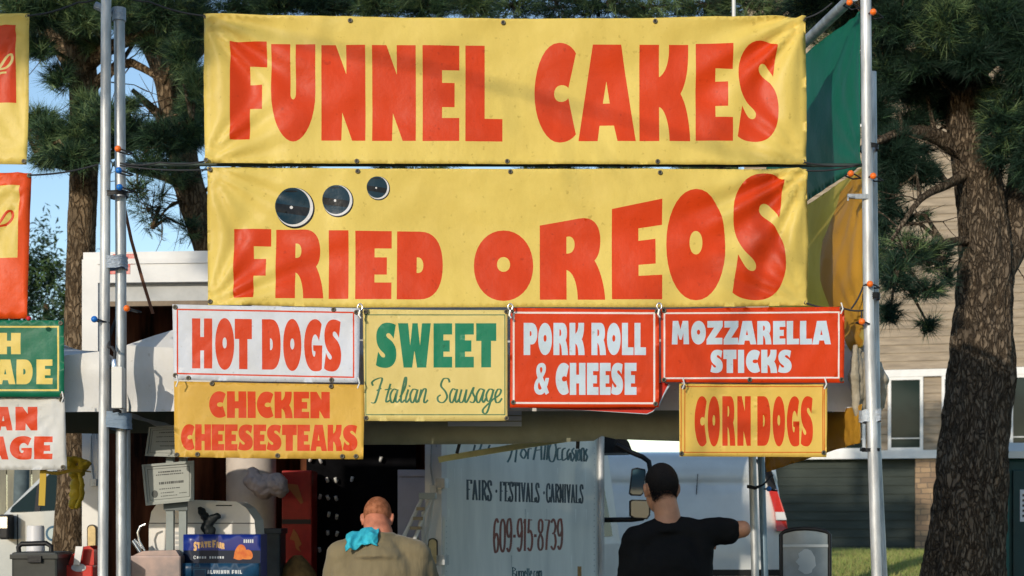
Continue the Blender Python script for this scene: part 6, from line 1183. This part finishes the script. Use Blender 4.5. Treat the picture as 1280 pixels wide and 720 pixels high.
def person(label, base, J, skin, shirt_m, trouser_m, fat=0.0, head_f=None, hair=None, shirt_extra=None):
    t = thing('person', label, 'person', base); b = Vector(base); V = lambda k: b + Vector(J[k])
    f = J['face']; f = Vector(f).normalized(); hd = V('head'); sd = f.cross(Vector((0, 0, 1))).normalized(); upv = sd.cross(f).normalized(); Rm = Matrix((sd, f, upv)).transposed()
    hs = J.get('hs', 1.0); Rm = Rm * hs; m = MB(); H = lambda x, y, z: hd + (sd * x + f * y + upv * z) * hs
    m.ell(H(0, -.012, .022), (.077, .098, .098), 0, 24, 18, Rm); m.ell(H(0, .028, -.035), (.062, .068, .085), 0, 20, 14, Rm); m.ell(H(0, .05, -.088), (.036, .036, .026), 0, 14, 10, Rm)
    limb(m, [H(0, .092, .015), H(0, .108, -.02), H(0, .112, -.032)], [.010, .013, .014]); m.ell(H(0, .094, -.062), (.024, .012, .011), 0, 12, 8, Rm)
    for s in (-1, 1):
        m.ell(H(.032 * s, .082, .028), (.024, .014, .009), 0, 12, 8, Rm)
        m.ell(H(.081 * s, -.006, -.010), (.012, .020, .034), 0, 12, 10, Rm); m.ell(H(.092 * s, -.018, .0), (.007, .017, .028), 0, 10, 8, Rm); m.ell(H(.085 * s, -.004, -.036), (.006, .010, .012), 0, 10, 8, Rm)
    nk = V('neck'); limb(m, [H(0, -.035, -.05), nk + Vector((0, 0, .02)), nk - Vector((0, 0, .05))], [.058 + fat * .16, .062 + fat * .2, .075 + fat * .2])
    ch, pv = V('chest'), V('pelvis'); m.ell(ch, (.165 + fat * .4, .115 + fat * .3, .19), 0, 20, 14); m.ell((ch + pv) / 2, (.14 + fat * .7, .105 + fat * .7, .2), 0, 20, 14); m.ell(pv, (.15 + fat * .4, .11 + fat * .3, .13), 0, 20, 14)
    for s in 'LR':
        limb(m, [nk - Vector((0, 0, .05)), V('sh' + s)], [.06, .058]); limb(m, [V('sh' + s), V('el' + s), V('wr' + s)], [.055 + fat * .1, .043 + fat * .05, .028]); limb(m, [V('el' + s), V('el' + s).lerp(V('wr' + s), .3), V('wr' + s)], [.040, .042 + fat * .04, .027])
        hand(m, V('wr' + s), V('wr' + s) - V('el' + s), 1 if s == 'L' else -1, Vector((0, 0, 1)))
        limb(m, [V('hp' + s), V('kn' + s), V('an' + s)], [.088 + fat * .2, .056, .038]); limb(m, [V('kn' + s), V('kn' + s).lerp(V('an' + s), .3), V('an' + s)], [.05, .055, .036])
        limb(m, [V('an' + s), V('an' + s) + Vector((0, .10, -.045))], [.04, .03])
    o = m.build('body', skin, t); remesh(o, .0065, 5)
    m = MB(); e = .013
    m.ell(ch, (.175 + fat * .4, .125 + fat * .3, .205), 0, 24, 16); m.ell(ch - Vector((0, 0, .10)), (.17 + fat * .5, .122 + fat * .45, .2), 0, 24, 16); m.ell((ch + pv) / 2, (.155 + fat * .75, .118 + fat * .75, .21), 0, 24, 16); m.ell(pv + Vector((0, 0, .02)), (.168 + fat * .5, .128 + fat * .5, .15), 0, 24, 16)
    for s in 'LR':
        sh_, el = V('sh' + s), V('el' + s); limb(m, [nk - Vector((0, .005, .052)), (nk - Vector((0, 0, .055))).lerp(sh_, .5) + Vector((0, 0, .004)), sh_], [.070 + fat * .22, .070 + fat * .14, .070 + fat * .1])
        k = J.get('sleeve', .8); limb(m, [sh_, sh_.lerp(el, k * .5), sh_.lerp(el, k)], [.072 + fat * .1, .070 + fat * .08, .066 + fat * .06]); 
        pv2 = (ch + Vector(((sh_ - ch).x * .8, 0, -.02))); limb(m, [pv2, sh_], [.09, .068])
    cr_ = J.get('collar', -.012); m.tube([nk + Vector((0, .0, -.055)), nk + Vector((0, -.004, cr_))], [.092 + fat * .25, .069 + fat * .2], 24); ('collar' in J) and m.tube([nk + Vector((0, .0, -.10)), nk + Vector((0, -.002, cr_ - .022))], [.135 + fat * .35, .078 + fat * .2], 24)
    if shirt_extra: shirt_extra(m, V)
    o = m.build('shirt', shirt_m, t); remesh(o, .009, 7)
    d2 = o.modifiers.new('creases', 'DISPLACE'); d2.texture = TXF; d2.strength = .022; d2.mid_level = .5; d2.texture_coords = 'OBJECT' if False else 'LOCAL'
    m = MB(); m.ell(pv - Vector((0, 0, .01)), (.160 + fat * .4, .122 + fat * .3, .14), 0, 20, 14)
    for s in 'LR': limb(m, [V('hp' + s), V('kn' + s), V('an' + s)], [.105 + fat * .2, .078, .062])
    o = m.build('trousers', trouser_m, t); remesh(o, .012, 6)
    for s in 'LR':
        m = MB(); a = V('an' + s); m.ell(a + Vector((0, .05, -.045)), (.05, .14, .045)); m.ell(a + Vector((0, 0, -.01)), (.05, .06, .05)); m.box(a.x - .045, a.x + .045, a.y - .08, a.y + .18, base[2], base[2] + .025, c=.01); o = m.build('shoe', BLACKP, t); remesh(o, .008, 4)
    for s in (-1, 1):
        m = MB(); m.ell(H(.031 * s, .083, .010), .011, 0, 12, 8); m.build('eye', mat('eye_dark', (.03, .02, .015), .15), t)
    if hair: hair(t, H, Rm)
    return t
TXF = bpy.data.textures.new('folds', 'CLOUDS'); TXF.noise_scale = .10; TXF.noise_depth = 2
# man in the olive T-shirt, seen from behind, cloth on his left shoulder
D = 8.25; bx = W(474, 0, D).x
J = dict(hs=.9, collar=.022, head=(-.012, .04, 1.485), face=(.05, .85, -.5), neck=(0, -.04, 1.395), chest=(.01, -.045, 1.18), pelvis=(.02, -.02, .90), shL=(-.190, -.04, 1.300), shR=(.195, -.03, 1.300), elL=(-.265, .06, 1.03), elR=(.262, .10, 1.10), wrL=(-.20, .28, 1.0), wrR=(.31, .33, 1.13),
         hpL=(-.09, -.02, .86), hpR=(.11, -.02, .86), knL=(-.11, .04, .48), knR=(.13, .04, .48), anL=(-.12, -.02, .08), anR=(.14, -.02, .08), sleeve=.85)
OLV = mat('shirt_olive', (.205, .165, .092), .85, c2=(.155, .125, .07), vs=5, bump=.25, bs=26, stretch=(1.6, 1, .35), sheen=.2)
def fuzz(name, t, H, Rm, shells, mt, n, ln, keep):      # short cropped hair: many little strands that thin out towards the nape
    f = Rm @ Vector((0, 1, 0)); u = Rm @ Vector((0, 0, 1)); s = Rm @ Vector((1, 0, 0)); c = Vector(H(0, 0, 0)); V = []
    for o, r, k in shells:
        for i in range(int(n * k)):
            d = Vector(rng.normal(size=3)); d.normalize(); q = (d.x * r[0] + o[0], d.y * r[1] + o[1], d.z * r[2] + o[2])
            if rng.uniform() > keep(*q): continue
            p = c + s * q[0] + f * q[1] + u * q[2]; nn = (s * d.x + f * d.y + u * d.z); dn = (nn * .55 - u * .6 + Vector(rng.normal(size=3)) * .35).normalized(); sd = dn.cross(nn + Vector((.01, .02, .03))).normalized() * .0011
            V += [tuple(p - sd - nn * .001), tuple(p + sd - nn * .001), tuple(p + dn * ln * rng.uniform(.6, 1.2))]
    tri_obj(name, np.array(V), np.zeros(len(V) // 3, int), [mt], t, wl(t))
def stubble(t, H, Rm):
    m = MB(); m.ell(H(0, -.014, .024), (.0800, .1015, .1015), 0, 40, 28, Rm)
    o = m.build('hair', mat('hair_ginger', (.20, .068, .028), .8, c2=(.42, .16, .08), vs=38, bump=.4, bs=240), t)
    bm = bmesh.new(); bm.from_mesh(o.data)                # clear the face and the nape
    c = Vector(H(0, 0, 0)) - wl(t); f = Rm @ Vector((0, 1, 0)); u = Rm @ Vector((0, 0, 1))
    bmesh.ops.delete(bm, geom=[v for v in bm.verts if (v.co - c).dot(u) < -.035 + max(0, (v.co - c).dot(f)) * 1.5 + (.0 if (v.co - c).dot(f) < .02 else .03)], context='VERTS'); bm.to_mesh(o.data); bm.free()
    lim = lambda x, y, z: .8 * min(1, max(0, (z - (-.075 + max(0, y + .05) * 1.15)) / .06)) * (0 if (abs(x) > .068 and -.03 < y and z < .03) else 1)
    fuzz('hair_crop', t, H, Rm, [((0, -.013, .024), (.0785, .0995, .0995), 1), ((0, -.030, -.040), (.0625, .062, .078), .7)], mat('hair_strand_ginger', (.26, .095, .04), .6, spec=.3), 14000, .0050, lim)
man1 = person('person in an olive T-shirt with a blue cloth over one shoulder, seen from behind', (bx, D, 0), J, SKIN1, OLV, mat('trousers_grey', (.10, .10, .10), .9), .055, None, stubble)
# blue cloth
cl = MB(); c0 = Vector((bx - .075, D - .155, 1.375))
def dr(u, v):
    x = (u - .5) * .19; y = v; z = .035 * math.sin(u * 9 + v * 3) + .03 * noise.noise((u * 5, v * 5, 2))
    return Vector((0, 0, 0))
q = MB(); n_ = 26; vs = []
for j in range(n_ + 1):
    v = j / n_
    for i in range(n_ + 1):
        u = i / n_; x = -.075 + (u - .5) * .165 + .014 * noise.noise((v * 4, u * 3, 7)); s = v * .16 - .05      # runs over the shoulder and down the back
        z = 1.440 - (.30 * abs(x + .03)) + .012 * noise.noise((u * 5, 3, 1)) - max(0, s) * .78 - .10 * max(0, -s); y = -.02 - .13 * min(1, max(0, (s + .06) / .1)) - .05 * max(0, s)
        k = .009 * math.sin(u * 15 + 4 * noise.noise((u * 2, v * 2, 1))) + .012 * noise.noise((u * 3.5, v * 3.5, 5)); vs.append((bx + x, D + y - .012 - k, z + k * .6 + .006))
q.add(vs, [(j * (n_ + 1) + i, j * (n_ + 1) + i + 1, (j + 1) * (n_ + 1) + i + 1, (j + 1) * (n_ + 1) + i) for j in range(n_) for i in range(n_)], 0, True)
o = q.build('shoulder_cloth', mat('cloth_cyan', (.035, .40, .52), .8, var=.12, vs=20, bump=.3, bs=60)); sd_ = o.modifiers.new('thickness', 'SOLIDIFY'); sd_.thickness = .006
tag(o, 'bright blue cloth draped over the shoulder of the olive shirt', 'cloth')
# young man in the black T-shirt, right elbow raised
D = 7.9; bx = W(834, 0, D).x
J = dict(hs=1.0, head=(-.03, .03, 1.635), face=(-.30, .9, -.12), neck=(0, -.01, 1.485), chest=(.02, -.02, 1.22), pelvis=(.02, 0, .92), shL=(-.155, -.01, 1.375), shR=(.165, 0, 1.415), elL=(-.20, .05, 1.09), elR=(.375, .03, 1.435), wrL=(-.12, .27, 1.08), wrR=(.30, .28, 1.40),
         hpL=(-.09, 0, .88), hpR=(.12, 0, .88), knL=(-.10, .02, .49), knR=(.14, .02, .49), anL=(-.11, -.02, .08), anR=(.15, -.02, .08), sleeve=.64)
BTS = mat('shirt_black', (.006, .006, .006), .85, var=.2, vs=6, bump=.15, bs=26, spec=.15)
def buzz(t, H, Rm):
    m = MB(); m.ell(H(0, -.015, .027), (.0790, .1005, .1005), 0, 44, 30, Rm); o = m.build('hair', mat('hair_black', (.010, .008, .007), .75, var=.4, vs=120, bump=.5, bs=320, spec=.25), t)
    bm = bmesh.new(); bm.from_mesh(o.data); c = Vector(H(0, 0, 0)) - wl(t); f = Rm @ Vector((0, 1, 0)); u = Rm @ Vector((0, 0, 1))
    bmesh.ops.delete(bm, geom=[v for v in bm.verts if (v.co - c).dot(u) < -.030 + max(0, (v.co - c).dot(f) + .05) * .9], context='VERTS'); bm.to_mesh(o.data); bm.free()
    lim = lambda x, y, z: min(1, max(0, (z - (-.112 + max(0, y + .055) * 2.0)) / .055)) * (0 if (abs(x) > .068 and -.03 < y and z < .03) else 1)
    fuzz('hair_crop', t, H, Rm, [((0, -.013, .024), (.0785, .0995, .0995), 1), ((0, -.030, -.040), (.0625, .062, .078), .8)], mat('hair_strand', (.012, .009, .008), .6, spec=.2), 42000, .0065, lim)
person('person in a black T-shirt with short black hair and raised right elbow, seen from behind', (bx, D, 0), J, SKIN2, BTS, mat('trousers_navy', (.02, .025, .04), .9), .01, None, buzz)
